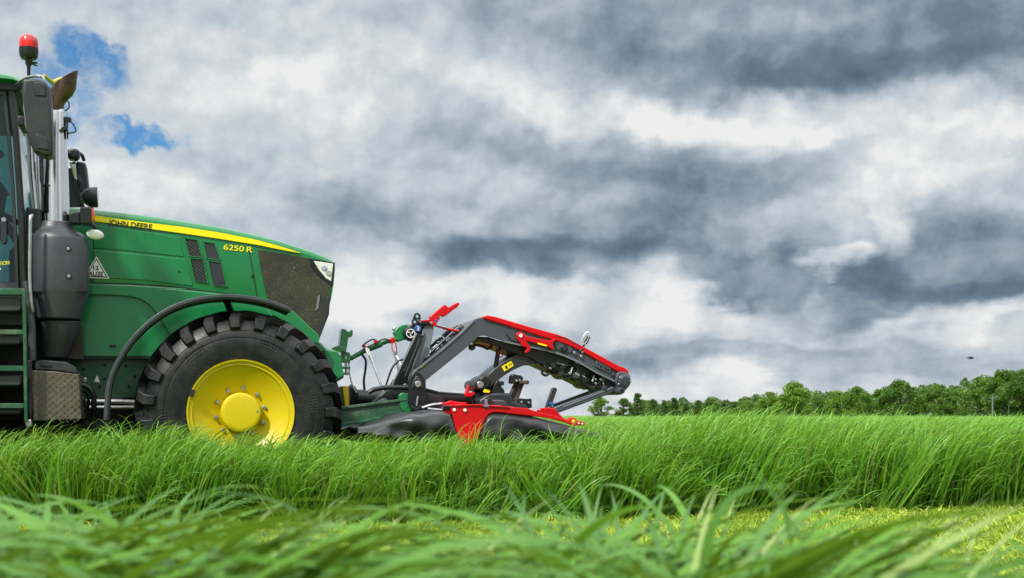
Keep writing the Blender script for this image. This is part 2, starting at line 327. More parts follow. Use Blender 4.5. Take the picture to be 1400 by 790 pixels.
class MB:
    """mesh builder in (u, v, z); stored as x = u, y = -v, z"""
    def __init__(s): s.bm = bmesh.new()
    def V(s, u, v, z): return s.bm.verts.new((u - OFF[0].x, -(v - OFF[0].y), z - OFF[0].z))
    def face(s, vs_):
        try: s.bm.faces.new(vs_)
        except ValueError: pass
    def plate(s, pts, v0, v1):
        """outline in (u, z), from v0 to v1 (numbers or functions of u)"""
        f0 = v0 if callable(v0) else (lambda u: v0); f1 = v1 if callable(v1) else (lambda u: v1)
        a = [s.V(u, f0(u), z) for u, z in pts]; b = [s.V(u, f1(u), z) for u, z in pts]; n = len(pts)
        s.face(a); s.face(b[::-1])
        for i in range(n): s.face([a[i], a[(i + 1) % n], b[(i + 1) % n], b[i]])
        return s
    def pp(s, pxs, v0, v1): return s.plate(Q(v0 if not callable(v0) else v0(0), pxs), v0, v1)
    def rings(s, rs, cap=True, closed=False):
        V = [[s.V(*p) for p in r] for r in rs]; n = len(rs[0]); k = len(rs)
        for i in range(k if closed else k - 1):
            A, B = V[i], V[(i + 1) % k]
            for j in range(n): s.face([A[j], A[(j + 1) % n], B[(j + 1) % n], B[j]])
        if cap and not closed: s.face(V[0]); s.face(V[-1][::-1])
        return s
    def tube(s, pts, r, n=8, cap=True, closed=False):
        ps = [Vector(p) for p in pts]; k = len(ps); rr = r if isinstance(r, (list, tuple)) else [r] * k
        T = []
        for i in range(k):
            a = ps[i - 1] if (i > 0 or closed) else ps[i]; b = ps[(i + 1) % k] if (i < k - 1 or closed) else ps[i]
            T.append((b - a).normalized())
        nrm = T[0].orthogonal().normalized(); rs = []
        for i in range(k):
            if i: nrm = (T[i - 1].rotation_difference(T[i])) @ nrm
            nrm = (nrm - T[i] * nrm.dot(T[i])).normalized(); bn = T[i].cross(nrm)
            rs.append([tuple(ps[i] + (nrm * math.cos(q) + bn * math.sin(q)) * rr[i]) for q in [2 * math.pi * j / n for j in range(n)]])
        return s.rings(rs, cap, closed)
    def curve(s, pts, r, n=8, sub=6):
        ps = [Vector(p) for p in pts]; out = []
        e = [ps[0] * 2 - ps[1]] + ps + [ps[-1] * 2 - ps[-2]]
        for i in range(1, len(e) - 2):
            for k in range(sub):
                t = k / sub
                out.append(0.5 * ((2 * e[i]) + (e[i + 1] - e[i - 1]) * t + (2 * e[i - 1] - 5 * e[i] + 4 * e[i + 1] - e[i + 2]) * t * t
                                  + (-e[i - 1] + 3 * e[i] - 3 * e[i + 1] + e[i + 2]) * t ** 3))
        out.append(ps[-1]); return s.tube(out, r, n)
    def lathe_v(s, c, prof, n=48):
        """profile [(radius, v)] round an axis along v through c = (u, z)"""
        rs = [[(c[0] + r * math.cos(a), v, c[1] + r * math.sin(a)) for a in [2 * math.pi * j / n for j in range(n)]] for r, v in prof]
        return s.rings(rs, True)
    def lathe_z(s, c, prof, n=32):
        rs = [[(c[0] + r * math.cos(a), c[1] + r * math.sin(a), z) for a in [2 * math.pi * j / n for j in range(n)]] for r, z in prof]
        return s.rings(rs, True)
    def disc(s, c, r, v0, v1, n=24, ch=0.15):
        d = (v0 - v1); k = min(r * ch, abs(d) * .4); sg = 1 if d > 0 else -1
        return s.lathe_v(c, [(r, v1), (r, v0 - sg * k), (r - k, v0)], n)
    def box(s, c, size, rot=0.0):
        """rot about v"""
        hx, hy, hz = size[0] / 2, size[1] / 2, size[2] / 2; co, si = math.cos(rot), math.sin(rot)
        pts = [(c[0] + x * co - z * si, c[2] + x * si + z * co) for x, z in ((-hx, -hz), (hx, -hz), (hx, hz), (-hx, hz))]
        return s.plate(pts, c[1] + hy, c[1] - hy)
    def bar(s, a, b, w, d):
        """flat bar in the u-z plane from a to b (u, v, z): width w, depth d along v"""
        a, b = Vector(a), Vector(b); t = Vector((b.x - a.x, b.z - a.z)).normalized(); nn = Vector((-t.y, t.x)) * w / 2
        q = [(a.x, a.z, a.y), (b.x, b.z, b.y)]
        r0 = [(a.x + sx * nn.x, a.y + sy * d / 2, a.z + sx * nn.y) for sx, sy in ((1, 1), (-1, 1), (-1, -1), (1, -1))]
        r1 = [(b.x + sx * nn.x, b.y + sy * d / 2, b.z + sx * nn.y) for sx, sy in ((1, 1), (-1, 1), (-1, -1), (1, -1))]
        return s.rings([r0, r1])
    def build(s, name, m, parent=None, bevel=0.0, smooth=35, seg=2, loc=None):
        bm = s.bm; bmesh.ops.remove_doubles(bm, verts=bm.verts, dist=1e-5); bmesh.ops.recalc_face_normals(bm, faces=bm.faces)
        me = bpy.data.meshes.new(name); bm.to_mesh(me); bm.free()
        if smooth:
            me.polygons.foreach_set('use_smooth', [True] * len(me.polygons)); me.set_sharp_from_angle(angle=R(smooth))
        me.materials.append(M[m] if isinstance(m, str) else m)
        o = bpy.data.objects.new(name, me); C.objects.link(o)
        if parent: o.parent = parent
        if loc: o.location = loc
        if bevel:
            md = o.modifiers.new('bevel', 'BEVEL'); md.width = bevel; md.segments = seg; md.limit_method = 'ANGLE'; md.angle_limit = R(40)
        return o
def text(name, s, m, parent, a, b, v, height=None, depth=0.003, shear=0.0, sx=None):
    """lettering whose baseline runs from pixel a to pixel b at lateral distance v"""
    cu = bpy.data.curves.new(name, 'FONT'); cu.body = s; cu.extrude = 0.001; cu.size = 1.0; cu.shear = shear; cu.offset = 0.012
    to = bpy.data.objects.new(name, cu); C.objects.link(to); bpy.context.view_layer.update()
    dg = bpy.context.evaluated_depsgraph_get(); me = bpy.data.meshes.new_from_object(to.evaluated_get(dg))
    bpy.data.objects.remove(to); bpy.data.curves.remove(cu)
    co = np.empty(len(me.vertices) * 3); me.vertices.foreach_get('co', co); co = co.reshape(-1, 3)
    x0, x1, y1 = co[:, 0].min(), co[:, 0].max(), co[:, 1].max(); A, B = Vector(P(*a, v)), Vector(P(*b, v))
    L = (B - A).length; sc_ = L / (x1 - x0); hs = (height / y1) if height else sc_
    d = (B - A).normalized(); up = Vector((-d.z, 0, d.x)); out = np.empty_like(co)
    for i, (x, y, z) in enumerate(co):
        p = A + d * (x - x0) * sc_ + up * y * hs
        out[i] = (p.x - OFF[0].x, -(v + (depth if z > 0 else 0) - OFF[0].y), p.z - OFF[0].z)
    me.vertices.foreach_set('co', out.ravel()); me.materials.append(M[m])
    o = bpy.data.objects.new(name, me); C.objects.link(o); o.parent = parent; return o

# ------------------------------------------------------------------ ground and field
def sheet(name, x0, x1, y0, y1, z, m, nx=1, ny=1, zf=None):
    bm = bmesh.new(); g = [[bm.verts.new((x0 + (x1 - x0) * i / nx, y0 + (y1 - y0) * j / ny, z if zf is None else zf(x0 + (x1 - x0) * i / nx, y0 + (y1 - y0) * j / ny))) for j in range(ny + 1)] for i in range(nx + 1)]
    for i in range(nx):
        for j in range(ny): bm.faces.new((g[i][j], g[i + 1][j], g[i + 1][j + 1], g[i][j + 1]))
    me = bpy.data.meshes.new(name); bm.to_mesh(me); bm.free(); me.materials.append(M[m])
    o = bpy.data.objects.new(name, me); C.objects.link(o); o['kind'] = 'structure'; return o
sheet('ground', -1500, 1500, -300, 2500, 0.0, 'ground')
sheet('field', -900, 900, 62, 900, 0.5, 'canopy', 90, 60, lambda x, y: 0.60 if y > 66 else 0.2)

# grass clumps -----------------------------------------------------
def blade_arrays(nb, rad, L0, L1, w0, w1, a0r, a1r, wind, spread, segs, seed, pw=2.0, flip=0.14, gam=1.0):
    rg = np.random.default_rng(seed); vs_, fs, sh, al = [], [], [], []
    for k in range(nb):
        r = rad * math.sqrt(rg.random()); th = rg.random() * 6.283; bx, by = r * math.cos(th), r * math.sin(th)
        L = rg.uniform(L0, L1); w = rg.uniform(w0, w1) / 2
        az_ = wind + rg.normal(0, spread) + (math.pi if rg.random() < flip else 0)
        a0 = rg.uniform(*a0r); a1 = rg.uniform(*a1r); p = pw * rg.uniform(.8, 1.4)
        tw = rg.normal(0, 0.9); side0 = az_ + math.pi / 2 + rg.normal(0, .5)
        x = y = z = 0.0; base = len(vs_); s_ = rg.random() ** gam * (1.0 if gam == 1 or rg.random() > .02 else 1.0)
        for i in range(segs + 1):
            t = i / segs; ang = a0 + a1 * t ** p
            if i:
                ds = L / segs; x += math.sin(ang) * ds; z += math.cos(ang) * ds
            ww = w * (1 - t ** 3) * (0.6 + 0.4 * min(1, t * 5)) if t < 1 else 0
            sd_ = side0 + tw * t
            dirx, diry = math.cos(az_), math.sin(az_)
            sx, sy = math.cos(sd_) * ww, math.sin(sd_) * ww
            sz = math.sin(tw * t) * ww * 0.6
            cx, cy = bx + dirx * x, by + diry * x
            vs_ += [(cx - sx, cy - sy, z - sz), (cx + sx, cy + sy, z + sz)]; sh += [s_, s_]; al += [min(1, t * 2.2)] * 2
            if i: b = base + 2 * i; fs.append((b - 2, b - 1, b + 1, b))
    return vs_, fs, sh, al
def mesh_from(name, arr, m):
    v, f, sh, al = arr; me = bpy.data.meshes.new(name); me.from_pydata(v, [], f)
    a = me.attributes.new('shade', 'FLOAT', 'POINT'); a.data.foreach_set('value', sh)
    a = me.attributes.new('along', 'FLOAT', 'POINT'); a.data.foreach_set('value', al)
    me.polygons.foreach_set('use_smooth', [True] * len(me.polygons)); me.materials.append(M[m]); return me
def clump_collection(name, meshes):
    col = bpy.data.collections.new(name)
    for i, me in enumerate(meshes):
        o = bpy.data.objects.new('%s_%02d' % (name, i), me); col.objects.link(o)
    return col
def scatter(name, pts, rots, scls, idx, col, label, cat):
    me = bpy.data.meshes.new(name); me.from_pydata([tuple(p) for p in pts], [], [])
    for nm, dat, ty in (('rot', rots, 'FLOAT_VECTOR'), ('scl', scls, 'FLOAT_VECTOR')):
        a = me.attributes.new(nm, ty, 'POINT'); a.data.foreach_set('vector', np.asarray(dat, dtype=np.float32).ravel())
    a = me.attributes.new('idx', 'INT', 'POINT'); a.data.foreach_set('value', np.asarray(idx, dtype=np.int32))
    o = bpy.data.objects.new(name, me); C.objects.link(o)
    ng = bpy.data.node_groups.new(name, 'GeometryNodeTree')
    ng.interface.new_socket('Geometry', in_out='INPUT', socket_type='NodeSocketGeometry'); ng.interface.new_socket('Geometry', in_out='OUTPUT', socket_type='NodeSocketGeometry')
    N = ng.nodes; gi = N.new('NodeGroupInput'); go = N.new('NodeGroupOutput'); ip = N.new('GeometryNodeInstanceOnPoints'); ci = N.new('GeometryNodeCollectionInfo')
    ci.inputs[0].default_value = col; ci.inputs['Separate Children'].default_value = True; ci.inputs['Reset Children'].default_value = True
    def na(nm, ty):
        x = N.new('GeometryNodeInputNamedAttribute'); x.data_type = ty; x.inputs[0].default_value = nm; return x.outputs[0]
    L = ng.links
    L.new(gi.outputs[0], ip.inputs['Points']); L.new(ci.outputs[0], ip.inputs['Instance']); ip.inputs['Pick Instance'].default_value = True
    L.new(na('idx', 'INT'), ip.inputs['Instance Index']); L.new(na('rot', 'FLOAT_VECTOR'), ip.inputs['Rotation']); L.new(na('scl', 'FLOAT_VECTOR'), ip.inputs['Scale'])
    L.new(ip.outputs[0], go.inputs[0])
    md = o.modifiers.new('scatter', 'NODES'); md.node_group = ng
    tag(o, label, cat, kind='stuff'); return o

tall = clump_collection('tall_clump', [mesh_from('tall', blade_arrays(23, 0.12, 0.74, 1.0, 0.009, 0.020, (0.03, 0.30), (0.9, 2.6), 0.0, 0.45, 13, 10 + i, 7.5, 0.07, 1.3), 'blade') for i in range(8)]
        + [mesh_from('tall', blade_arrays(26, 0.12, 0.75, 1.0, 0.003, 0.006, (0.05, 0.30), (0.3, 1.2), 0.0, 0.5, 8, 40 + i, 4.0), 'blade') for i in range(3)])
EDGE = [(-9, 8.3), (-4, 9.05), (-0.5, 9.45), (0.6, 9.75), (2.2, 10.5), (4.5, 11.0), (9, 12.4), (30, 17.5)]
def edge_y(x): return float(np.interp(x, [e[0] for e in EDGE], [e[1] for e in EDGE]))
def edge_h(x, y):   # height of the standing grass (m)
    px = 700 + x / y * F_PX
    return float(np.interp(px, [-100, 60, 200, 300, 420, 600, 720, 820, 900, 960, 1030, 1150, 1400], [.665, .675, .665, .62, .585, .575, .59, .655, .725, .755, .735, .71, .705]))
rg = np.random.default_rng(5)
pts, rots, scls, idx = [], [], [], []
def in_machine(x, y):
    d = Vector((x, y)) - ORG; u, v = d.dot(UH), d.dot(VH)
    if u < 0.95: return -1.45 < v < 1.38
    if u < 3.1: return -1.7 < v < 1.62
    return False
FALLEN = []
for k in range(260):      # stems bent out over the cut edge
    x = rg.uniform(-5.4, 7.0); y = edge_y(x) + rg.uniform(-.02, .2)
    FALLEN.append((x, y))
def add_clump(x, y, s, h):
    if in_machine(x, y): return
    a = rg.normal(0.0, 0.38)
    if rg.random() < 0.06: a += math.pi
    hh = h / 0.78 * rg.uniform(.84, 1.06)
    if rg.random() < 0.05: hh *= 1.09
    pts.append((x, y, -0.01)); rots.append((0, 0, a)); scls.append((s, s, hh * (1 if s < 1.3 else 1))); idx.append(int(rg.integers(0, 8)) if rg.random() < .8 else int(rg.integers(8, 11)))
# the front strip, dense
n = 0
for k in range(3000):
    x = rg.uniform(-5.6, 7.4); e = edge_y(x) + 0.10; d = rg.random() ** 1.3 * 2.2
    y = e + d + 0.05 * math.sin(x * 3.1) + 0.08 * math.sin(x * 1.27 + 1)
    add_clump(x, y, rg.uniform(.8, 1.15), edge_h(x, y) * (0.82 + 0.18 * min(1, d / 0.35)))
for k in range(5200):
    y = 11 + 24 * rg.random() ** 1.15; x = rg.uniform(-0.46, 0.46) * y * 1.05
    if y < edge_y(x) + 1.6: continue
    add_clump(x, y, rg.uniform(1.0, 1.5), edge_h(x, y) * rg.uniform(.93, 1.0) + (0 if y < 18 else -0.01))
for k in range(5200):
    y = 33 + 45 * rg.random(); x = rg.uniform(-0.46, 0.46) * y
    add_clump(x, y, rg.uniform(2.0, 3.4), 0.70 * rg.uniform(.92, 1.02))
for x, y in FALLEN:
    t_ = rg.uniform(.25, .95); pts.append((x, y, 0.0)); a = rg.choice([-.6, .2, .6, 2.6, -2.4]) + rg.normal(0, .4)
    rots.append((rg.uniform(.15, .75), rg.normal(0, .3), a * .4)); scls.append((.9, .9, t_)); idx.append(int(rg.integers(0, 8)))
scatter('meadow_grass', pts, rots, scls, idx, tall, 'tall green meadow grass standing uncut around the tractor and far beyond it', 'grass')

# mown stubble ---------------------------------------------------
stub = clump_collection('stubble_clump', [mesh_from('stub', blade_arrays(46, 0.12, 0.03, 0.085, 0.004, 0.008, (0.0, 1.2), (0.2, 1.2), 0.0, 3.0, 2, 70 + i, 1.5), 'stubble') for i in range(5)])
pts, rots, scls, idx = [], [], [], []
for k in range(9500):
    y = 2.6 + 9.6 * rg.random() ** 0.8; x = rg.uniform(-0.44, 0.47) * y
    if y > edge_y(x) + 0.15: continue
    s = rg.uniform(.8, 1.5); pts.append((x, y, -0.005)); rots.append((rg.normal(0, .1), rg.normal(0, .1), rg.uniform(0, 6.28))); scls.append((s * 1.3, s * 1.3, s * .8)); idx.append(int(rg.integers(0, 5)))
scatter('mown_stubble', pts, rots, scls, idx, stub, 'short pale yellow green stubble on the mown strip in front of the standing grass', 'stubble')

# blurred swath close to the camera ---------------------------------
lm = [mesh_from('laid', blade_arrays(9, 0.09, 0.30, 0.62, 0.009, 0.023, (0.55, 1.35), (0.5, 1.4), 0.0, 0.55, 14, 90 + i, 1.1, 0.14, 1.7), 'blade_near') for i in range(8)]
ltop = [max(v.co.z for v in m_.vertices) for m_ in lm]
laid = clump_collection('laid_clump', lm)
pts, rots, scls, idx = [], [], [], []
def top_px(px):    # picture height that the swath reaches along its length
    return float(np.interp(px, [-200, 0, 150, 330, 460, 520, 600, 680, 780, 880, 990, 1060, 1150, 1250, 1330, 1400, 1600], [684, 690, 686, 680, 694, 722, 736, 722, 696, 682, 670, 690, 744, 744, 738, 732, 728]))
for k in range(1350):
    y = rg.uniform(1.15, 2.2); x = rg.uniform(-0.50, 0.50) * y
    if k >= 1280: y = rg.uniform(1.15, 1.5); x = rg.normal(.175, .022) * y
    px = 700 + x / y * F_PX
    q = min(top_px(px), top_px(px + 90) , 900) if rg.random() < .0 else top_px(px + 60)
    if rg.random() > np.interp(px, [470, 520, 600, 660, 1040, 1090, 1400], [1, .55, .5, 1, 1, .38, .42]): continue
    zt = CAM_H - (q + 125 * rg.random() ** 1.1 - HOR) / F_PX * y      # wanted top
    a = rg.normal(0.1, 0.38) + (math.pi if rg.random() < 0.28 else 0)
    s = rg.uniform(.7, 1.0); i_ = int(rg.integers(0, 8))
    pts.append((x, y, zt - ltop[i_] * s)); rots.append((0, 0, a)); scls.append((s, s, s)); idx.append(i_)
# a few single blades that stand out of the swath: tip px, tip py, distance, length, width, direction, first lean, further lean
STAND = [(1010, 620, 1.25, .17, .011, math.pi, .35, .45), (1062, 648, 1.30, .13, .013, math.pi, .05, .2), (1045, 655, 1.35, .14, .012, 0, .1, 1.2), (1085, 668, 1.3, .15, .014, 0, .4, 1.4),
         (365, 668, 1.7, .22, .013, 0, .5, 1.3), (290, 676, 1.6, .22, .013, math.pi, .5, 1.2), (585, 690, 1.6, .2, .010, 0, .5, .7), (1272, 690, 1.5, .16, .018, 0, .0, .25), (1402, 688, 1.2, .22, .012, 0, 1.0, .15),
         (905, 690, 1.5, .2, .012, 0, .5, 1.2), (440, 690, 1.5, .2, .012, math.pi, .4, 1.2), (150, 690, 1.8, .25, .012, 0, .6, 1.2), (60, 684, 1.7, .2, .012, math.pi, .6, 1.0), (1180, 735, 1.4, .15, .014, 0, .3, .9), (1325, 725, 1.3, .15, .015, 0, .2, 1.0)]
tips_ = []
for k, (px, top, y, L_, w_, wd, a0_, a1_) in enumerate(STAND):
    arr = blade_arrays(1, 0.0, L_, L_, w_, w_, (a0_, a0_), (a1_, a1_), wd, 0.12, 16, 300 + k, 1.5, 0.0)
    arr = (arr[0], arr[1], [(.5 + .4 * math.sin(k * 2.3)) if px < 1400 else .99] * len(arr[2]), arr[3]); tips_.append(arr[0][-1])
    so_ = bpy.data.objects.new('standing_%02d' % k, mesh_from('standing', arr, 'blade_near')); laid.objects.link(so_)
names_ = sorted(o.name for o in laid.objects)
for k, (px, top, y, *_r) in enumerate(STAND):
    tx_, ty_, tz_ = tips_[k]
    pts.append(((px - 700) / F_PX * y - tx_, y, CAM_H - (top - HOR) / F_PX * y - tz_)); rots.append((0, 0, 0)); scls.append((1, 1, 1)); idx.append(names_.index('standing_%02d' % k))
scatter('foreground_grass', pts, rots, scls, idx, laid, 'blurred swath of cut grass lying right in front of the camera', 'grass')

# ------------------------------------------------------------------ trees
def tree_mesh(seed, kind):
    rg_ = np.random.default_rng(seed); H = 10.0
    cl = []
    if kind == 'broad':
        for k in range(58):
            th = rg_.random() * 6.283; hz = rg_.random(); rr = 4.3 * math.sin(math.pi * min(.97, 0.16 + 0.82 * hz)) ** .7 * rg_.random() ** .45
            cl.append((rr * math.cos(th), rr * math.sin(th), 0.8 + 8.2 * hz, rg_.uniform(.75, 1.45)))
    elif kind == 'loose':
        for k in range(62):
            th = rg_.random() * 6.283; hz = rg_.random(); rr = 3.2 * math.sin(math.pi * min(.97, 0.2 + 0.75 * hz)) * rg_.random() ** .4
            cl.append((rr * math.cos(th), rr * math.sin(th), 0.6 + 8.6 * hz, rg_.uniform(.5, 1.15)))
    else:
        for k in range(60):
            hz = rg_.random(); rr = 2.1 * (1 - hz) ** .8 * rg_.random() ** .5 + .1; th = rg_.random() * 6.283
            cl.append((rr * math.cos(th), rr * math.sin(th), .3 + 9.2 * hz, rg_.uniform(.4, .9)))
    vs_, fs, sh = [], [], []
    for (cx, cy, cz, r) in cl:
        tone = rg_.random()
        for k in range(int(120 * (r / 1.2) ** 1.5)):
            d = rg_.normal(size=3); d /= np.linalg.norm(d); q = r * rg_.random() ** .38
            p = np.array((cx, cy, cz)) + d * q * np.array((1.1, 1.1, .8)); s = rg_.uniform(.13, .30)
            a = rg_.normal(size=3); a /= np.linalg.norm(a); b = np.cross(a, rg_.normal(size=3)); b /= np.linalg.norm(b); i = len(vs_)
            vs_ += [tuple(p - a * s), tuple(p - b * s * .7), tuple(p + a * s), tuple(p + b * s * .7)]; fs.append((i, i + 1, i + 2, i + 3))
            t = min(1, max(0, .65 * tone + .35 * rg_.random())); sh += [t] * 4
    me = mesh_from('crown', (vs_, fs, sh, sh), 'leaf' if kind != 'narrow' else 'leaf_dark')
    keep = OFF[0]; OFF[0] = Vector((0, 0, 0)); tb = MB()
    tb.tube([(0, 0, -.2), (.1, 0, 2.2), (0, .1, 5), (.1, 0, 8.4)], [.34, .26, .17, .04], 8)
    for k, (cx, cy, cz, r) in enumerate(cl[:9]):
        z0 = max(1.6, cz * .45); tb.tube([(0, 0, z0), (cx * .45, -cy * .45, (z0 + cz) / 2), (cx * .9, -cy * .9, cz)], [.12, .08, .03], 5)
    t = tb.build('trunk', 'bark'); tm = t.data; bpy.data.objects.remove(t); OFF[0] = keep
    return me, tm
TM = {k: [tree_mesh(s, k) for s in ss] for k, ss in (('broad', (1, 2, 3, 4)), ('loose', (11, 12)), ('narrow', (21, 22, 23)))}
# px centre, top px, distance, kind, width factor, label
TREES = [
 (822, 541, 190, 'loose', 1.2, 'pale loose tree showing just under the tip of the red mower arm'),
 (852, 543, 200, 'loose', 1.1, 'small round tree right of the tip of the mower arm, sky showing through it'),
 (872, 537, 215, 'narrow', 1.3, 'slim dark tree, first one past the mower arm'),
 (893, 544, 240, 'narrow', 1.1, None), (908, 546, 250, 'narrow', 1.2, None), (922, 543, 245, 'narrow', 1.2, None),
 (938, 549, 260, 'narrow', 1.3, None), (955, 546, 255, 'narrow', 1.4, None), (972, 541, 235, 'loose', 1.2, 'taller feathery tree midway along the low slim row'),
 (990, 550, 260, 'narrow', 1.2, None), (1006, 547, 250, 'broad', .9, 'low rounded tree where the slim row gives way to broad crowns'),
 (1024, 545, 245, 'broad', .9, 'second low rounded tree, just left of the tall dome shaped one'),
 (1052, 533, 225, 'broad', .9, 'mid green tree leaning against the left flank of the tall dome crown'),
 (1088, 520, 215, 'broad', 1.0, 'tall dome shaped tree, highest crown of the middle group'),
 (1120, 540, 230, 'broad', .8, 'low tree in the dip right of the dome shaped crown'),
 (1145, 531, 225, 'broad', .8, 'medium tree left of the one with gaps in its crown'),
 (1172, 525, 215, 'broad', .85, 'broad tree with small gaps of sky in its crown'),
 (1205, 530, 225, 'loose', 1.2, 'ragged tree between two broad crowns'),
 (1232, 517, 205, 'broad', .95, 'rounded tree standing a little above its neighbours, left of the pole'),
 (1262, 530, 215, 'broad', .8, 'smaller tree in the shade of the rounded crown'),
 (1285, 522, 205, 'broad', .85, 'dark broad tree left of the hollow in the tree line'),
 (1312, 528, 205, 'broad', .85, 'low spreading tree just left of the pale pole'),
 (1345, 512, 190, 'broad', .95, 'large tree rising directly behind the pale pole'),
 (1375, 503, 180, 'broad', 1.0, 'very tall full tree right of the pale pole'),
 (1408, 499, 175, 'broad', 1.0, 'tallest tree, cut off by the right edge of the picture'),
 (1450, 500, 180, 'broad', 1.0, 'tree beyond the right edge of the picture')]
k_ = {}
for j, (px, top, dist, kind, wf, lab) in enumerate(TREES):
    i = k_.get(kind, 0); k_[kind] = i + 1; cm, tm = TM[kind][i % len(TM[kind])]
    h = CAM_H + (HOR - top) / F_PX * dist; sc_ = h / 9.9
    root = empty('slim_tree' if kind == 'narrow' else 'broadleaf_tree', ((px - 700) / F_PX * dist, dist, 0.0), rnd.uniform(0, 6.28))
    tag(root, lab or 'slim dark tree in the low row between the mower arm and the broad crowns', 'tree', 'slim trees of the low row' if kind == 'narrow' else 'broadleaf trees on the far edge of the field')
    root.scale = (sc_ * wf * 1.22, sc_ * wf * 1.22, sc_)
    for nm, me in (('crown', cm), ('trunk', tm)):
        o = bpy.data.objects.new(nm, me); C.objects.link(o); o.parent = root
# low dense wood edge behind the trees: nobody could count it
vs_, fs, sh = [], [], []
rg2 = np.random.default_rng(77)
for k in range(16000):
    px = rg2.uniform(860, 1480); d = rg2.uniform(262, 285)
    hmax = CAM_H + (HOR - np.interp(px, [800, 860, 1000, 1050, 1200, 1340, 1480], [560, 549, 547, 541, 535, 524, 516])) / F_PX * d
    hmax *= 1 + .12 * math.sin(px * .13) + .08 * math.sin(px * .31 + 1)
    p = np.array(((px - 700) / F_PX * d, d, rg2.random() ** .8 * hmax)); s = rg2.uniform(.2, .42)
    a = rg2.normal(size=3); a /= np.linalg.norm(a); b = np.cross(a, rg2.normal(size=3)); b /= np.linalg.norm(b); i = len(vs_)
    vs_ += [tuple(p - a * s), tuple(p - b * s), tuple(p + a * s), tuple(p + b * s)]; fs.append((i, i + 1, i + 2, i + 3))
    t = min(1, max(0, .5 + .4 * math.sin(px * .21) * math.sin(p[2] * 1.3) + rg2.normal(0, .15))); sh += [t] * 4
ue = bpy.data.objects.new('undergrowth', mesh_from('undergrowth', (vs_, fs, sh, sh), 'leaf_dark')); C.objects.link(ue)
tag(ue, 'dense dark undergrowth filling the wood edge behind the tree row', 'undergrowth', kind='stuff')
# pale pole in front of the trees
OFF[0] = Vector((0, 0, 0))
pole = empty('field_pole', ((1357 - 700) / F_PX * 150, 150, 0)); tag(pole, 'thin pale pole standing before the tall trees at the far right', 'pole')
MB().tube([(0, 0, -.1), (0, 0, 3.0)], [.09, .075], 10).build('mast', 'grey_light', pole)
MB().box((0, 0, 2.75), (.7, .08, .08)).build('crossbar', 'grey_light', pole)
# bird
bird = empty('bird', ((1327 - 700) / F_PX * 60, 60, CAM_H + (HOR - 489) / F_PX * 60)); tag(bird, 'tiny dark bird flying low above the tree line at the right', 'bird')
bm = MB(); bm.tube([(-.14, 0, 0), (-.09, 0, .005), (0, 0, .01), (.08, 0, .012), (.13, 0, .01), (.16, 0, 0)], [.012, .035, .05, .045, .03, .005], 8)
for s in (-1, 1):
    bm.rings([[(-.05, 0, .03), (.05, 0, .03), (.05, 0, .015), (-.05, 0, .015)], [(-.05, s * .14, .085), (.03, s * .14, .085), (.03, s * .14, .075), (-.05, s * .14, .075)], [(-.09, s * .30, .03), (-.06, s * .30, .03), (-.06, s * .30, .026), (-.09, s * .30, .026)]])
bm.build('body', 'black', bird)

# ================================================================== TRACTOR
TR = empty('tractor', (ORG.x, ORG.y, 0), YAW)
tag(TR, 'green farm tractor with yellow wheel rims and a tall chromed exhaust stack', 'tractor')
def px_box(mb, x0, y0, x1, y1, v0, v1): return mb.pp([(x0, y0), (x1, y0), (x1, y1), (x0, y1)], v0, v1)
# --- hood ----------------------------------------------------------
HV = 0.45
U_T0 = P(352, 360, HV)[0]; U_T1 = P(459, 360, HV)[0]
def hv(u): return HV - 0.075 * max(0.0, min(1.0, (u - U_T0) / (U_T1 - U_T0))) ** 1.2
def hvo(d): return lambda u: hv(u) + d
TOP = [(62, 281), (95, 283), (130, 286.5), (165, 290), (200, 294.5), (250, 302), (300, 310), (340, 318.5), (380, 328), (405, 335.5), (428, 342.5), (444, 348.5), (453, 353), (457.5, 357), (459.2, 361)]
BOT = [(62, 487), (95, 487), (130, 487), (165, 487), (200, 487), (250, 487), (300, 487), (340, 487), (380, 487), (405, 487), (428, 474), (444, 440), (451, 412), (455.5, 389), (458.5, 368)]
rs = []
for (x, yt), (_, yb) in zip(TOP, BOT):
    u, _, zt = P(x, yt, HV); zb = P(x, yb, HV)[2]; h = hv(u); r = min(1.0, (zt - zb) / 0.12)
    prof = [(h - .01, zb), (h, zb + .012 * r), (h, zt - .055 * r), (h - .004, zt - .034 * r), (h - .016, zt - .014 * r), (h - .040, zt - .002 * r), (h - .10, zt + .008 * r), (h - .22, zt + .016 * r), (0, zt + .020 * r)]
    rs.append([(u, v, z) for v, z in prof] + [(u, -v, z) for v, z in prof[-2::-1]])
hood = MB().rings(rs).build('hood', 'green', TR, smooth=45)
# side panel below the crease, and the wheel-arch pressing in it
MB().plate(Q(HV, [(108, 388), (180, 390), (240, 394), (300, 400.5), (345, 406), (358, 408), (380, 440), (395, 487), (108, 487)]), .464, .44).build('side_panel', 'green', hood, bevel=.008)
MB().plate(Q(HV, [(108, 388.6), (180, 390.6), (240, 394.6), (300, 401), (345, 406.6), (357, 408.6), (379, 440), (393, 486), (240, 486), (234, 462), (225, 445), (213, 427), (203, 416), (192, 409), (178, 405.5), (150, 403.5), (108, 403)]), .486, .46).build('pressed_panel', 'green', hood, bevel=.011, seg=3)
MB().plate(Q(HV, [(108, 386), (180, 388), (240, 392), (300, 398.5), (345, 404), (345, 406), (300, 400.7), (240, 394.2), (180, 390.2), (108, 388.2)]), .4535, .44).build('panel_gap', 'seal', hood)
MB().plate(Q(HV, [(108, 487), (395, 487), (395, 489.5), (108, 489.5)]), .468, .44).build('panel_gap', 'seal', hood)
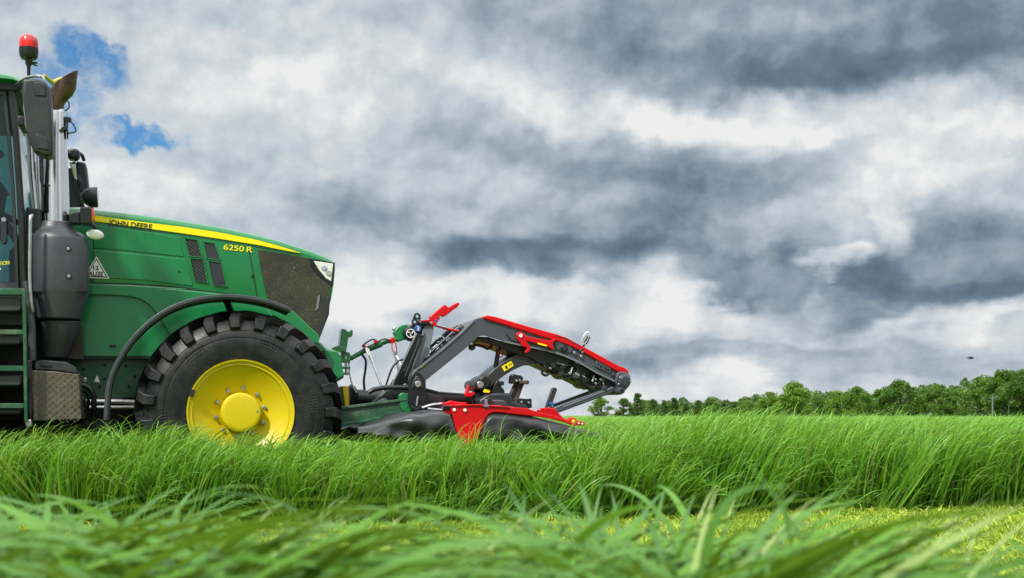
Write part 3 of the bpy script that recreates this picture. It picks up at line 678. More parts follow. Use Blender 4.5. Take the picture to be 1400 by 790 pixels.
MB().plate(Q(HV, [(128, 308), (200, 317), (246, 325.5), (252, 352), (160, 342), (128, 340)]), .456, .44).build('pressed_panel', 'green', hood, bevel=.0055, seg=3)
MB().plate(Q(HV, [(160, 345), (253, 354.5), (264, 389), (262, 392), (200, 384), (128, 380), (128, 343)]), .456, .44).build('pressed_panel', 'green', hood, bevel=.0055, seg=3)
# yellow flash with the lettering
ST = [(129, 295.2), (165, 300.5), (200, 305), (250, 311), (300, 318.5), (350, 328.5), (385, 337.5), (411, 345.6)]
SB = [(411, 346.2), (385, 342.0), (350, 335.2), (300, 327.2), (250, 319.8), (200, 313.0), (165, 308.0), (129, 303.2)]
sm_ = MB(); rs_ = []
NS = 26; tq, bq = Q(HV, ST), Q(HV, SB[::-1])
for i in range(NS + 1):
    u = tq[0][0] + (min(tq[-1][0], bq[-1][0]) - tq[0][0]) * i / NS; zt_ = np.interp(u, [a for a, _ in tq], [a for _, a in tq]); zb_q = np.interp(u, [a for a, _ in bq], [a for _, a in bq])
    rs_.append([(u, hv(u) + .0125, float(zt_)), (u, hv(u) + .0125, float(zb_q)), (u, hv(u) - .01, float(zb_q)), (u, hv(u) - .01, float(zt_))])
sm_.rings(rs_).build('stripe', 'decal_yellow', hood)
text('lettering', 'JOHN DEERE', 'ink', hood, (148, 307.2), (207.5, 314), .464, height=.042)
text('lettering', '6250', 'decal_yellow', hood, (305.5, 341.5), (333.2, 344.5), .4525, height=.046)
text('lettering', 'R', 'decal_yellow', hood, (337, 345.0), (345, 345.9), .4525, height=.046)
# cooling vents
VG = [[(253, 327), (269, 329), (275.5, 352.4), (259, 350.6)], [(260.4, 354.6), (277.4, 355.6), (283, 387), (267, 384.3)],
      [(278.7, 331.7), (292.8, 333.8), (300.3, 355.6), (282.7, 353.8)], [(285, 357.7), (301.6, 360), (308.8, 391.5), (292.3, 390)],
      [(272, 404), (284, 405.5), (290, 432), (279, 432)], [(297, 409), (308, 410.5), (314, 432), (303, 432)]]
for i, q in enumerate(VG):
    cx, cy = sum(a for a, b in q) / 4, sum(b for a, b in q) / 4; o = .458 if i < 4 else .470
    fr = MB(); big = [(cx + (a - cx) * 1.20, cy + (b - cy) * 1.08) for a, b in q]
    for k in range(4): fr.plate(Q(HV, [q[k], q[(k + 1) % 4], big[(k + 1) % 4], big[k]]), o + .004, .44)
    f = fr.build('vent_frame', 'green', hood, bevel=.003)
    MB().plate(Q(HV, q), o - .004, .44).build('vent_grille', 'vent' if i in (0, 1, 4) else 'plastic', f)
# perforated nose screen, headlight
MB().plate(Q(HV, [(351.9, 341.3), (385, 346.3), (420.4, 352.4), (427, 366), (438, 379), (453.9, 389.6), (450.5, 408), (444, 434), (435.5, 457), (418, 441), (399, 423), (372, 411), (364.6, 404.3), (357, 370)]), hvo(.006), hvo(-.03)).build('nose_screen', 'screen', hood, bevel=.003)
MB().plate(Q(HV, [(435, 403), (438.5, 401), (436, 420), (432, 424)]), hvo(.012), hvo(0)).build('worn_patch', 'grey_light', hood)
MB().plate(Q(HV, [(447.5, 404), (452.5, 402), (451, 428), (440, 456), (436, 466), (433.5, 462), (441.5, 442), (447, 420)]), hvo(.010), hvo(-.25)).build('nose_edge', 'plastic', hood, bevel=.004)
MB().plate(Q(HV, [(421.5, 352.5), (459.3, 358.5), (455.5, 391.5), (437.5, 378), (427, 366)]), hvo(.009), hvo(-.10)).build('headlight_surround', 'black', hood, bevel=.003)
hl = MB().plate(Q(HV, [(429.5, 356.6), (456.5, 360.0), (454, 384.5), (446.5, 380.5), (436.5, 368.5)]), hvo(.014), hvo(-.12)).build('headlight', 'lens', hood, bevel=.004)
for (x, y) in ((444, 366), (450.5, 373)):
    c = P(x, y, HV); MB().disc((c[0], c[2]), .026, hv(c[0]) + .020, hv(c[0]), 20).build('lamp_bowl', 'chrome', hl)
# green lip under the screen, sweeping down to the wheel
MB().plate(Q(HV, [(352, 408), (372, 411), (399, 423), (418, 441), (435.5, 457), (437, 461), (434, 470), (424, 466), (410.7, 454), (392, 440), (360, 424)]), .468, .38).build('lower_lip', 'green', hood, bevel=.006)
# warning triangle
tri = MB().plate(Q(HV, [(132.2, 351.2), (149.8, 381.8), (113.5, 380.6)]), .4605, .45).build('warning_triangle', 'white', hood)
MB().plate(Q(HV, [(132.0, 353.6), (147.3, 380.2), (115.8, 379.3)]), .4615, .455).build('triangle_rim', 'ink', tri)
MB().plate(Q(HV, [(131.8, 356.0), (144.8, 378.6), (118.2, 378.0)]), .4625, .455).build('triangle_face', 'white', tri)
text('warning_lettering', '12', 'ink', tri, (127.5, 369.0), (135, 369.2), .4632, height=.032)
text('warning_lettering', 'AU2E', 'ink', tri, (121.0, 377.2), (141, 377.8), .4632, height=.034)
# --- chassis -------------------------------------------------------
ch = MB().plate(Q(.40, [(60, 489.5), (330, 489.5), (330, 540), (108, 545), (60, 545)]), .42, .36).build('frame_rail', 'green_dark', TR, bevel=.005)
for x, y in ((114, 504), (143, 498.5), (149, 513), (143, 517.5), (136, 528), (172, 500), (184, 514), (176, 527)):
    c = P(x, y, .42); MB().disc((c[0], c[2]), .0135, .4245, .41, 12).build('bolt_hole', 'void', ch)
MB().plate(Q(.40, [(60, 489.5), (430, 489.5), (430, 545), (60, 545)]), -.36, -.42).build('frame_rail', 'green_dark', TR)
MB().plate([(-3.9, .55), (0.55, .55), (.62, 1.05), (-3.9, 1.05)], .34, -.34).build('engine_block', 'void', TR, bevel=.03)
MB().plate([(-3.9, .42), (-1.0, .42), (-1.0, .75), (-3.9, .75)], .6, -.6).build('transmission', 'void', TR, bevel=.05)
b = MB(); b.tube([P(100, 548, .55), P(160, 548, .55), P(250, 552, .50)], .022, 8); b.tube([P(100, 556, .60), P(200, 556, .55)], .016, 8)
b.build('steering_pipe', 'steel', TR)
b = MB(); c = P(328, 563, .3); b.tube([(c[0], -.72, c[2]), (c[0], -.3, c[2]), (c[0], .3, c[2]), (c[0], .72, c[2])], [.11, .16, .16, .11], 16); b.build('front_axle', 'black', TR)
# sticker on rail
c = MB().plate(Q(.42, [(133, 548 - 36), (136.5, 548 - 26), (128.5, 548 - 27)]), .427, .42)
c.build('small_label', 'lens', ch)
# --- wheels --------------------------------------------------------
WC = P(329.5, 563, 1.25); WCu, WCz = WC[0], WC[2]
def lugs(mb, n, rb, side, vc, hw, sgn=1):
    """chevron bars; side = +1 / -1 half of the tread"""
    for k in range(n):
        ph0 = 2 * math.pi * (k + (0.5 if side < 0 else 0)) / n; rs_ = []
        K = [(.660, .985, .676, 1.045, -.0, .050, .064), (.712, .91, .758, .985, .0, .052, .068), (.748, .72, .806, .80, -.035, .048, .066),
             (.764, .40, .823, .42, -.14, .044, .060), (.770, .04, .828, .04, -.27, .042, .056), (.770, -.09, .828, -.09, -.32, .034, .048)]
        for (r0, q0, r1, q1, dp, wt, wb) in K:
            def pt(r, q, a): 
                R_ = r * rb / .828; return (WCu + R_ * math.cos(a), vc + side * q * hw, WCz + R_ * math.sin(a))
            a = ph0 + sgn * dp
            rs_.append([pt(r0, q0, a - wb), pt(r1, q1, a - wt), pt(r1, q1, a + wt), pt(r0, q0, a + wb)])
        mb.rings(rs_)
def wheel(name, u, v, z, rad, hw, n_lug, parent):
    s = rad / .828; root = empty(name, (u, -v, z), 0, parent)
    keep = OFF[0]; OFF[0] = Vector((WCu, 0, WCz))
    prof = [(.375, .80), (.402, .94), (.47, .985), (.52, 1.0), (.585, .995), (.592, .985), (.598, .995), (.640, .975), (.648, .962), (.655, .965), (.70, .89), (.742, .74), (.762, .40), (.768, 0)]
    full = [(r * s, q * hw) for r, q in prof] + [(r * s, -q * hw) for r, q in prof[-2::-1]]
    t = MB(); t.rings([[(WCu + r * math.cos(a), v_, WCz + r * math.sin(a)) for r, v_ in full] for a in [2 * math.pi * j / 96 for j in range(96)]], cap=False, closed=True)
    lugs(t, n_lug, rad, 1, 0, hw); lugs(t, n_lug, rad, -1, 0, hw)
    # moulded ribs and letter-like blocks on the sidewall
    for k in range(150):
        a = 2 * math.pi * k / 150
        if (k % 25) in (0, 1, 2, 3, 4, 5, 6): 
            for rr in (.555, .580, .605):
                t.tube([(WCu + rr * s * math.cos(a + (rr > .57) * .01), hw * .985, WCz + rr * s * math.sin(a)), (WCu + rr * s * math.cos(a), hw * 1.006, WCz + rr * s * math.sin(a))], .0085, 6)
    t.build('tyre', 'rubber', root, smooth=28, bevel=.007)
    r_ = MB(); rp = [(.360, 1.02 - .04), (.432, .975), (.440, .955), (.436, .93), (.424, .935), (.410, .93), (.405, .86), (.388, .84), (.383, .70), (.372, .68), (.368, .52), (.345, .47), (.30, .44), (.25, .45), (.215, .50), (.16, .52)]
    rp = [(.402, .93), (.412, .97), (.420, .985), (.4195, .995), (.408, .985), (.399, .94), (.386, .925), (.380, .93), (.374, .90), (.371, .80), (.360, .775), (.350, .775), (.344, .74), (.338, .50), (.326, .40), (.312, .385), (.300, .40), (.27, .43), (.24, .44), (.225, .49), (.205, .52), (.15, .52)]
    r_.rings([[(WCu + r * s * math.cos(a), q * hw, WCz + r * s * math.sin(a)) for r, q in rp] for a in [2 * math.pi * j / 96 for j in range(96)]], cap=False, closed=True)
    bk = [(.395, .9), (.38, -.9)]
    r_.rings([[(WCu + r * s * math.cos(a), q * hw, WCz + r * s * math.sin(a)) for r, q in bk] for a in [2 * math.pi * j / 48 for j in range(48)]], cap=False, closed=True)
    # weld seams and rim weight lugs
    for a in (205, 15, 100): r_.disc((WCu + .29 * s * math.cos(R(a)), WCz + .29 * s * math.sin(R(a))), .012, .45 * hw, .40 * hw, 10)
    r_.build('rim', 'yellow', root, smooth=30)
    MB().lathe_v((WCu, WCz), [(.160 * s, .45 * hw), (.157 * s, .90 * hw), (.151 * s, .945 * hw), (.142 * s, .96 * hw), (.12 * s, .965 * hw), (.02, .970 * hw)], 48).build('hub_cap', 'yellow', root, smooth=30)
    b0 = MB(); b0.disc((WCu + .125 * s, WCz + .01), .008, .978 * hw, .96 * hw, 12); b0.build('hub_plug', 'steel', root)
    for k in range(10):
        a = 2 * math.pi * (k + .32) / 10; c = (WCu + .198 * s * math.cos(a), WCz + .198 * s * math.sin(a))
        MB().disc(c, .021, .60 * hw, .5 * hw, 14).disc(c, .014, .68 * hw, .58 * hw, 6).build('wheel_nut', 'steel', root, smooth=20)
    vs2 = MB(); a = R(158); vs2.box((WCu + .405 * s * math.cos(a), .985 * hw, WCz + .405 * s * math.sin(a)), (.035, .02, .055), a - R(90) + R(90)); vs2.build('rim_notch', 'rubber', root)
    OFF[0] = keep; return root
def copy_tree(o, parent):
    c = o.copy(); C.objects.link(c); c.parent = parent
    for chd in list(o.children): copy_tree(chd, c)
    return c
fw = wheel('front_wheel', WCu, .95, WCz, .826, .30, 23, TR)
f2 = copy_tree(fw, TR); f2.location = (WCu, .95, WCz); f2.rotation_euler = (0, 0, math.pi)
rw = wheel('rear_wheel', WCu - 2.95, .97, 1.02, 1.03, .33, 24, TR)
r2 = copy_tree(rw, TR); r2.location = (WCu - 2.95, .97, 1.02); r2.rotation_euler = (0, 0, math.pi)
# --- fender --------------------------------------------------------
FO = [(141.8, 574), (143.2, 548), (146, 525), (152, 506), (161, 488), (175, 466), (192, 447.5), (210, 432), (230, 419.5), (252, 410.5), (279, 404), (306, 401.6), (330, 402.6), (354, 406.2), (376, 411.8), (399, 420.8)]
def arc_inner(pts, d):
    out = []
    for i, p in enumerate(pts):
        a = Vector(pts[max(0, i - 1)]); b_ = Vector(pts[min(len(pts) - 1, i + 1)]); t = (b_ - a).normalized(); n_ = Vector((-t.y, t.x))
        out.append((p[0] + n_.x * d, p[1] + n_.y * d))
    return out
def dense(pts, sub=4):
    ps = [Vector(p) for p in pts]; e = [ps[0] * 2 - ps[1]] + ps + [ps[-1] * 2 - ps[-2]]; out = []
    for i in range(1, len(e) - 2):
        for k in range(sub):
            t = k / sub; out.append(tuple(0.5 * ((2 * e[i]) + (e[i + 1] - e[i - 1]) * t + (2 * e[i - 1] - 5 * e[i] + 4 * e[i + 1] - e[i + 2]) * t * t + (-e[i - 1] + 3 * e[i] - 3 * e[i + 1] + e[i + 2]) * t ** 3)))
    return out + [tuple(ps[-1])]
fo = dense(Q(1.28, FO))
def strip(mb, poly, n_off0, n_off1, v0, v1):
    """band along a poly-line in (u, z): section is a box between two normal offsets"""
    rs_ = []
    for i, p in enumerate(poly):
        a = Vector(poly[max(0, i - 1)]); b_ = Vector(poly[min(len(poly) - 1, i + 1)]); t = (b_ - a).normalized(); n_ = Vector((t.y, -t.x))
        e0 = (p[0] + n_.x * n_off0, p[1] + n_.y * n_off0); e1 = (p[0] + n_.x * n_off1, p[1] + n_.y * n_off1)
        rs_.append([(e0[0], v0, e0[1]), (e1[0], v0, e1[1]), (e1[0], v1, e1[1]), (e0[0], v1, e0[1])])
    return mb.rings(rs_)
def fender(sgn):
    b = MB(); strip(b, fo, 0.0, .012, sgn * 1.27, sgn * .74); strip(b, fo, -.002, .026, sgn * 1.285, sgn * 1.262); strip(b, fo, .022, .038, sgn * 1.268, sgn * 1.250)
    f = b.build('fender', 'fender', TR, bevel=.004, smooth=50)
    b = MB(); strip(b, fo, .0135, .020, sgn * 1.25, sgn * .76); b.build('fender_liner', 'mud', f, smooth=50)
    b = MB(); b.tube([P(310, 404, sgn * 1.0)[:1] + (sgn * 1.0,) + (P(310, 407, 1.28)[2],), (P(318, 430, .8)[0], sgn * .74, P(318, 430, .8)[2]), (WCu, sgn * .58, WCz + .25), (WCu, sgn * .5, WCz)], .03, 8)
    b.build('fender_bracket', 'black', f)
fender(1); fender(-1)
# --- muffler, exhaust ----------------------------------------------
MV = .74
def zpx(y, v=MV, x=85): return P(x, y, v)[2]
def xr(x0, x1, y, v=MV): a = P(x0, y, v)[0]; b_ = P(x1, y, v)[0]; return (a + b_) / 2, (b_ - a) / 2
def loft_z(mb, secs, v, shape, ratio=1.0, n=None):
    rs_ = []
    for (y, x0, x1) in secs:
        c, r = xr(x0, x1, y, v); z = P((x0 + x1) / 2, y, v)[2]
        rs_.append([(c + r * sx, v + r * ratio * sy, z) for sx, sy in shape])
    return mb.rings(rs_)
def ngon(n, ph=0.0, flat=1.0): return [(math.cos(2 * math.pi * k / n + ph), math.sin(2 * math.pi * k / n + ph)) for k in range(n)]
oct_ = [(1, -.45), (1, .42), (.62, .86), (.10, 1.0), (-.42, .96), (-.85, .7), (-1, .3), (-1, -.45), (-.5, -.9), (.5, -.9)]
mf = MB(); loft_z(mf, [(303.5, 58, 96), (309, 56, 98.5), (314, 55, 101), (319, 49, 110), (324, 45.5, 117.5), (330, 43.8, 120.8), (398, 44, 121.4), (401, 44.5, 121), (436.5, 51, 111.5)], MV, oct_, .95)
muf = mf.build('muffler', 'plastic_light', TR, bevel=.012, seg=3, smooth=50)
mf = MB(); loft_z(mf, [(438.5, 55, 110.5), (455, 56, 108), (470, 57.5, 101), (489, 59, 94)], MV, oct_, .85); mf.build('lower_shield', 'plastic', muf, bevel=.010, seg=3, smooth=50)
b = MB(); b.plate(Q(MV, [(46, 399.5), (120.6, 398.2), (120.6, 400.2), (46, 401.5)]), MV + .18, MV - .05); b.build('shield_joint', 'void', muf)
for (x, y) in ((93, 340.5), (94, 378)):
    c = P(x, y, MV + .2); MB().disc((c[0], c[2]), .024, MV + .196, MV + .12, 16).build('bolt_recess', 'void', muf)
    MB().disc((c[0], c[2]), .013, MV + .199, MV + .12, 12).build('bolt', 'steel', muf)
b = MB(); b.plate(Q(.6, [(110, 437), (113, 455), (113, 490), (100, 490), (93, 489)]), .62, .5); b.build('rear_plate', 'mud', muf)
# chrome stack
ex = MB(); loft_z(ex, [(305, 58.3, 95.6), (280, 57.6, 95.2), (240, 58.5, 93.8), (200, 61, 92.2), (156, 64.6, 90.6), (151, 65.5, 89.5)], MV, ngon(40)); exo = ex.build('exhaust_stack', 'chrome', TR, smooth=40)
s2 = MB(); loft_z(s2, [(290, 44.5, 56), (262, 41.0, 54.8), (235, 38.2, 53.8), (205, 36.5, 53), (185, 34, 52)], MV - .05, ngon(24), .8); s2.build('heat_shield', 'chrome', exo, smooth=40)
s3 = MB(); s3.pp([(54.8, 215), (58.2, 215), (59.5, 287), (57, 290)], MV + .12, MV + .06); s3.build('shield_seam', 'void', exo)
for c_ in ((59.4, 253.3), (65.4, 252.8)):
    c = P(*c_, MV + .1); MB().disc((c[0], c[2]), .008, MV + .108, MV + .05, 10).build('screw', 'black', exo)
tip = MB(); rr = []
def ring(x0, y0, x1, y1, rv, v=MV, n=28):
    a = Vector(P(x0, y0, v)); b_ = Vector(P(x1, y1, v)); c = (a + b_) / 2; e = (b_ - a) / 2
    return [tuple(c + e * math.cos(t) + Vector((0, rv * math.sin(t), 0))) for t in [2 * math.pi * k / n for k in range(n)]]
outer = [ring(69, 152, 86.5, 152, .085), ring(69, 143, 88, 143.5, .085), ring(68.2, 133, 92.5, 137.5, .088), ring(67.8, 127, 99, 131.5, .09), ring(68.5, 122.8, 104, 122, .09), ring(70.5, 120, 106.8, 97.3, .085)]
inner = [ring(73, 120.5, 104.8, 101.0, .072), ring(72, 129, 98, 129, .07)]
tip.rings(outer + inner, cap=True); tip.build('exhaust_tip', 'rust', exo, smooth=50)
b = MB(); b.curve([P(90, 137, MV), P(94, 141, MV), P(94, 148, MV), P(88, 153, MV)], .006, 6); b.build('wire_loop', 'black', exo)
b = MB(); b.curve([P(96, 166, MV + .05), P(101, 172, MV + .05), P(103.5, 180, MV + .05), P(93, 183, MV + .05)], .006, 6); b.build('wire_loop', 'black', exo)
b = MB(); b.pp([(87.5, 159.5), (97, 161), (97, 166), (88, 165.5)], MV + .05, MV - .02); b.pp([(84, 174), (92, 173), (92, 178.5), (84, 177.5)], MV + .11, MV + .05); b.pp([(90, 166), (93, 166), (93.3, 190), (91.5, 190)], MV + .05, MV + .02); b.build('clamp', 'black', exo, bevel=.003)
# grab rail down the muffler's left side
b = MB(); b.curve([P(44, 295, 1.0), P(41.5, 300, 1.02), P(41, 330, 1.02), P(40.5, 380, 1.02), P(43, 415, 1.02), P(45, 425, 1.0)], .014, 10); b.build('grab_rail', 'steel', TR)
b = MB(); b.curve([P(36, 385, .98), P(40, 425, .98), P(43.5, 450, .98), P(44, 492, .98)], .03, 10); b.build('air_duct', 'fender', TR)
# --- cab -----------------------------------------------------------
cab = empty('cab', (0, 0, 0), 0, TR)
CV = .86
UF = P(30, 300, CV)[0]; ZR0 = P(20, 117, CV)[2]; ZF = P(20, 396, CV)[2]; UB = UF - 1.75
rf = []
for (u, dz_, k) in ((UB - .1, -.04, .86), (UB + .1, .02, 1), (UF - .9, .035, 1.02), (UF - .3, .02, 1.02), (UF - .08, -.005, 1.0), (UF + .05, -.03, .93), (UF + .12, -.06, .8)):
    h = .96 * k; z1 = P(20, 100, .95)[2] + dz_; z0 = P(20, 112, .95)[2] + min(0, dz_) * .6
    pr = [(h - .04, z0), (h, z0 + .02), (h - .01, z1 - .03), (h - .06, z1), (h - .3, z1 + .035), (0, z1 + .045)]
    rf.append([(u, v, z) for v, z in pr] + [(u, -v, z) for v, z in pr[-2::-1]])
roof = MB().rings(rf).build('roof', 'green', cab, smooth=45)
MB().plate([(UB, P(20, 125, .9)[2]), (UF - .02, P(20, 125, .9)[2]), (UF + .04, P(20, 113, .9)[2]), (UB, P(20, 113, .9)[2])], .90, -.90).build('roof_underside', 'black', roof, bevel=.01)
yl = MB(); c0 = P(60, 103.5, .5); c9 = P(83, 109.5, .1); yl.tube([(c0[0], .5, c0[2]), ((c0[0] + c9[0]) / 2, .3, c0[2] - .008), (c9[0], .1, c9[2] + .004), (c9[0] - .03, -.1, c9[2] - .01)], [.012, .020, .020, .010], 8); yl.build('roof_stripe', 'yellow', roof)
def pillar(p0, p1, w, d): return MB().bar(p0, p1, w, d).build('pillar', 'black', cab, bevel=.01)
zt, zb = ZR0 + .02, ZF
lean = .10
def A(px, py, v): return P(px, py, v)
pr = MB(); pr.plate(Q(CV, [(11, 122), (21, 122), (27, 200), (33, 290), (37, 400), (28, 400), (26, 330), (22, 250), (17, 180)]), CV + .03, CV - .05); pr.build('front_pillar', 'black', cab, bevel=.01)
fp = Q(CV, [(13, 122), (20, 122), (27, 200), (33, 290), (36, 400), (28, 400), (26, 330), (22, 250), (17, 180)])
MB().plate(fp, -CV + .05, -CV - .03).build('front_pillar', 'black', cab, bevel=.01)
MB().bar((UB, CV, zb), (UB, CV, zt), .07, .06).build('rear_pillar', 'black', cab, bevel=.01)
MB().bar((UB, -CV, zb), (UB, -CV, zt), .07, .06).build('rear_pillar', 'black', cab, bevel=.01)
MB().bar((UB + .75, CV, zb), (UB + .7, CV, zt), .05, .05).build('middle_pillar', 'black', cab, bevel=.01)
MB().bar((UB + .75, -CV, zb), (UB + .7, -CV, zt), .05, .05).build('middle_pillar', 'black', cab, bevel=.01)
# door with its glass and frame
dr = MB(); O_ = [(-75, 124), (9, 124), (14, 180), (19.5, 250), (24, 330), (26, 396), (-75, 396)]; I_ = [(-71, 131), (5, 131), (9.5, 180), (15, 250), (19, 330), (21, 386), (-71, 386)]
for k in range(7): dr.plate(Q(CV, [O_[k], O_[(k + 1) % 7], I_[(k + 1) % 7], I_[k]]), CV + .02, CV - .02)
door = dr.build('door', 'plastic', cab, bevel=.004)
MB().plate(Q(CV, I_), CV + .004, CV - .002).build('door_glass', 'glass', door)
b = MB(); b.pp([(1, 300), (9, 300), (9.5, 328), (7, 334), (3, 334), (1.5, 326)], CV + .05, CV + .01); b.build('door_handle', 'plastic', door, bevel=.006)
c = P(5, 301, CV + .05); MB().disc((c[0], c[2]), .018, CV + .056, CV + .04, 16).build('lock', 'steel', door)
text('door_lettering', 'TION', 'decal_yellow', door, (-1, 363.5), (13.2, 361.8), CV + .006, height=.028)
b = MB(); b.pp([(-1, 364.5), (1.5, 369), (-4, 369.5)], CV + .010, CV + .004); b.build('door_sticker', 'white', door)
MB().plate([(UB, zb), (UF + .02, zb), (UF + .02, zt), (UB, zt)], -CV - .002, -CV + .004).build('side_window', 'glass', cab)
# curved windscreen
ws = []
for z, bulge in ((zb + .45, .10), (zb + .9, .10), (zt - .5, .06), (zt, -.02)):
    t_ = (z - zb) / (zt - zb); u0 = UF + .02 - .10 * t_; row = []
    ws.append((z, u0, bulge))
g = MB(); V_ = []
for z, u0, bu in ws: V_.append([g.V(u0 + bu * (1 - ((k - 6) / 6) ** 2) + .0, (k - 6) / 6 * CV, z) for k in range(13)])
for i in range(3):
    for k in range(12): g.face([V_[i][k], V_[i][k + 1], V_[i + 1][k + 1], V_[i + 1][k]])
g.build('windscreen', 'glass', cab, smooth=60)
MB().plate([(UF - .1, zb), (UF + .10, zb), (UF + .12, zb + .45), (UF + .02, zb + .46), (UF - .1, zb + .3)], CV - .02, -CV + .02).build('dashboard_cowl', 'black', cab, bevel=.02)
MB().plate([(UB, zb - .28), (UF + .10, zb - .28), (UF + .10, zb), (UB, zb)], CV - .03, -CV + .03).build('cab_floor', 'black', cab, bevel=.01)
MB().plate([(UB, zb), (UB + .5, zb), (UB + .45, zb + .55), (UB, zb + .6)], CV - .04, -CV + .04).build('rear_console', 'plastic', cab, bevel=.04)
b = MB(); b.plate([(UB + .45, zb + .25), (UB + 1.0, zb + .28), (UB + 1.02, zb + .42), (UB + .50, zb + .42)], .28, -.28); b.plate([(UB + .38, zb + .4), (UB + .58, zb + .42), (UB + .46, zb + 1.12), (UB + .30, zb + 1.1)], .25, -.25); b.build('seat', 'seat_cloth', cab, bevel=.05, seg=3)
b = MB(); b.plate(Q(.35, [(-20, 245), (3, 250), (9, 262), (-2, 262), (-30, 270)]), .36, .1); b.plate(Q(.3, [(-10, 200), (5, 208), (4, 213), (-5, 215)]), .3, .2); b.tube([P(2, 262, .3), P(-4, 300, .3), P(-10, 345, .3)], .05, 10); b.build('control_console', 'plastic', cab, bevel=.02)
b = MB(); ctr = Vector((UF - .28, 0, zb + .72)); ax = Vector((.45, 0, .9)).normalized(); s1 = Vector((0, 1, 0)); s2_ = ax.cross(s1)
b.tube([tuple(ctr + (s1 * math.cos(t) + s2_ * math.sin(t)) * .2) for t in [2 * math.pi * k / 28 for k in range(28)]], .016, 8, closed=True); b.tube([tuple(ctr), (UF - .02, 0, zb + .3)], .035, 8)
for t in (0.5, 2.6, 4.7): b.tube([tuple(ctr), tuple(ctr + (s1 * math.cos(t) + s2_ * math.sin(t)) * .2)], .012, 6)
b.build('steering_wheel', 'black', cab)
# dark panel and pipe bundle between pillar and stack
MB().pp([(36, 284), (57, 286), (57, 330), (46, 326), (37, 400), (32, 400)], .80, .5).build('cowl_side', 'black', cab, bevel=.01)
# --- mirrors, lamps ------------------------------------------------
def mirror(v, q, side):
    m_ = MB(); m_.pp([(30.5, 108), (52, 107.5), (62, 112), (68.5, 120), (72.5, 208), (70, 213.5), (60, 213), (45, 206), (38, 190), (31.5, 140)], v, v - .2)
    return m_
mr_ = mirror(1.38, None, 1).build('mirror', 'plastic', TR, bevel=.022, seg=4, smooth=50)
b = MB(); b.pp([(46, 112), (61, 114), (63, 132), (47.5, 131)], 1.388, 1.36); b.build('mirror_recess', 'plastic', mr_, bevel=.006)
b = MB(); b.pp([(49, 182), (64.5, 190), (67, 206), (50, 203)], 1.390, 1.36); b.build('mirror_recess', 'plastic', mr_, bevel=.006)
b = MB(); b.pp([(31.0, 118), (32.5, 118), (40, 192), (38.4, 188), (32, 150)], 1.35, 1.19); b.build('mirror_glass', 'mirror', mr_)
b = MB(); b.curve([P(20, 118, .9), P(34, 108, 1.1), P(50, 104.5, 1.28), P(58.5, 107, 1.3), P(61, 114, 1.3)], .012, 10); b.build('mirror_arm', 'steel', mr_)
b = MB(); b.pp([(24, 158), (33, 159), (33, 172), (24, 172)], 1.2, .9); b.build('mirror_bracket', 'black', mr_, bevel=.01)
# far side mirror (seen behind the stack)
b = MB(); b.pp([(103.5, 220.5), (117, 222.5), (121.5, 262), (118, 266), (107, 262), (105, 240)], -1.15, -1.38); fm = b.build('mirror', 'plastic', TR, bevel=.02, seg=3)
b = MB(); b.pp([(94.5, 223), (103.3, 220.8), (104.8, 240), (106.5, 262), (103, 250)], -1.15, -1.36); b.build('mirror_glass', 'mirror', fm)
b = MB(); b.curve([P(80, 212, -.95), P(95, 210, -1.0), P(110, 211, -1.2), P(115, 220, -1.26)], .017, 8); b.build('mirror_arm', 'black', fm)
b = MB(); b.pp([(92, 203), (106, 203.5), (108.5, 207), (108, 215), (104, 217.5), (92, 217)], -1.0, -1.15); b.build('wide_angle_mirror', 'black', fm, bevel=.02)
b = MB(); b.bar(P(95, 231, -CV), P(113.5, 284, -CV), .035, .04); b.build('far_front_pillar', 'black', cab)
b = MB(); b.plate(Q(-CV, [(90, 229), (95, 231), (112, 284), (90, 284)]), -CV + .01, -CV - .01); b.build('far_quarter_panel', 'plastic', cab)
# work lamp on the far side of the hood
b = MB(); c = P(124, 270, -.60); b.rings([[(c[0] + du, c[1] + r * math.cos(t), c[2] + r * math.sin(t)) for t in [2 * math.pi * k / 20 for k in range(20)]] for du, r in ((-.085, .02), (-.06, .06), (-.02, .085), (.05, .095), (.062, .088))]); wl = b.build('work_lamp', 'plastic', TR, smooth=50)
b = MB(); b.rings([[(c[0] + du, c[1] + r * math.cos(t), c[2] + r * math.sin(t)) for t in [2 * math.pi * k / 20 for k in range(20)]] for du, r in ((.055, .085), (.068, .08))]); b.build('lamp_lens', 'lens', wl)
b = MB(); b.bar(P(124, 278, -.60), P(126, 296, -.55), .04, .04); b.build('lamp_foot', 'black', wl)
# indicator with amber end, near side
b = MB(); b.pp([(96, 290), (110, 290), (110, 306), (96, 306)], .86, .72); ind = b.build('indicator', 'black', TR, bevel=.01)
b = MB(); b.pp([(109, 283.5), (123.5, 282.5), (125.5, 286), (125.5, 303), (123, 307), (110, 306)], .92, .76); b.build('indicator_housing', 'plastic', ind, bevel=.014, seg=3)
b = MB(); b.pp([(123.5, 284), (127.5, 286), (129, 292), (128.5, 299), (126.5, 303.5), (123.5, 304.5)], .91, .77); b.build('amber_lens', 'orange', ind, bevel=.012, seg=3)
b = MB(); b.curve([P(122, 304, .82), P(128, 309, .82), P(131, 314, .80)], .012, 8); b.build('lamp_stalk', 'black', ind)
b = MB(); c = P(130.2, 321.5, .82); ex_, ez_ = .071, .044
b.rings([[(c[0] + ex_ * k * math.cos(t) , c[1] + dv, c[2] + ez_ * k * math.sin(t) - .10 * ex_ * k * math.cos(t)) for t in [2 * math.pi * j / 28 for j in range(28)]] for dv, k in ((-.02, .6), (-.008, .98), (.006, 1.0), (.012, .93))]); ol = b.build('oval_marker_lamp', 'grey_light', TR, smooth=50)
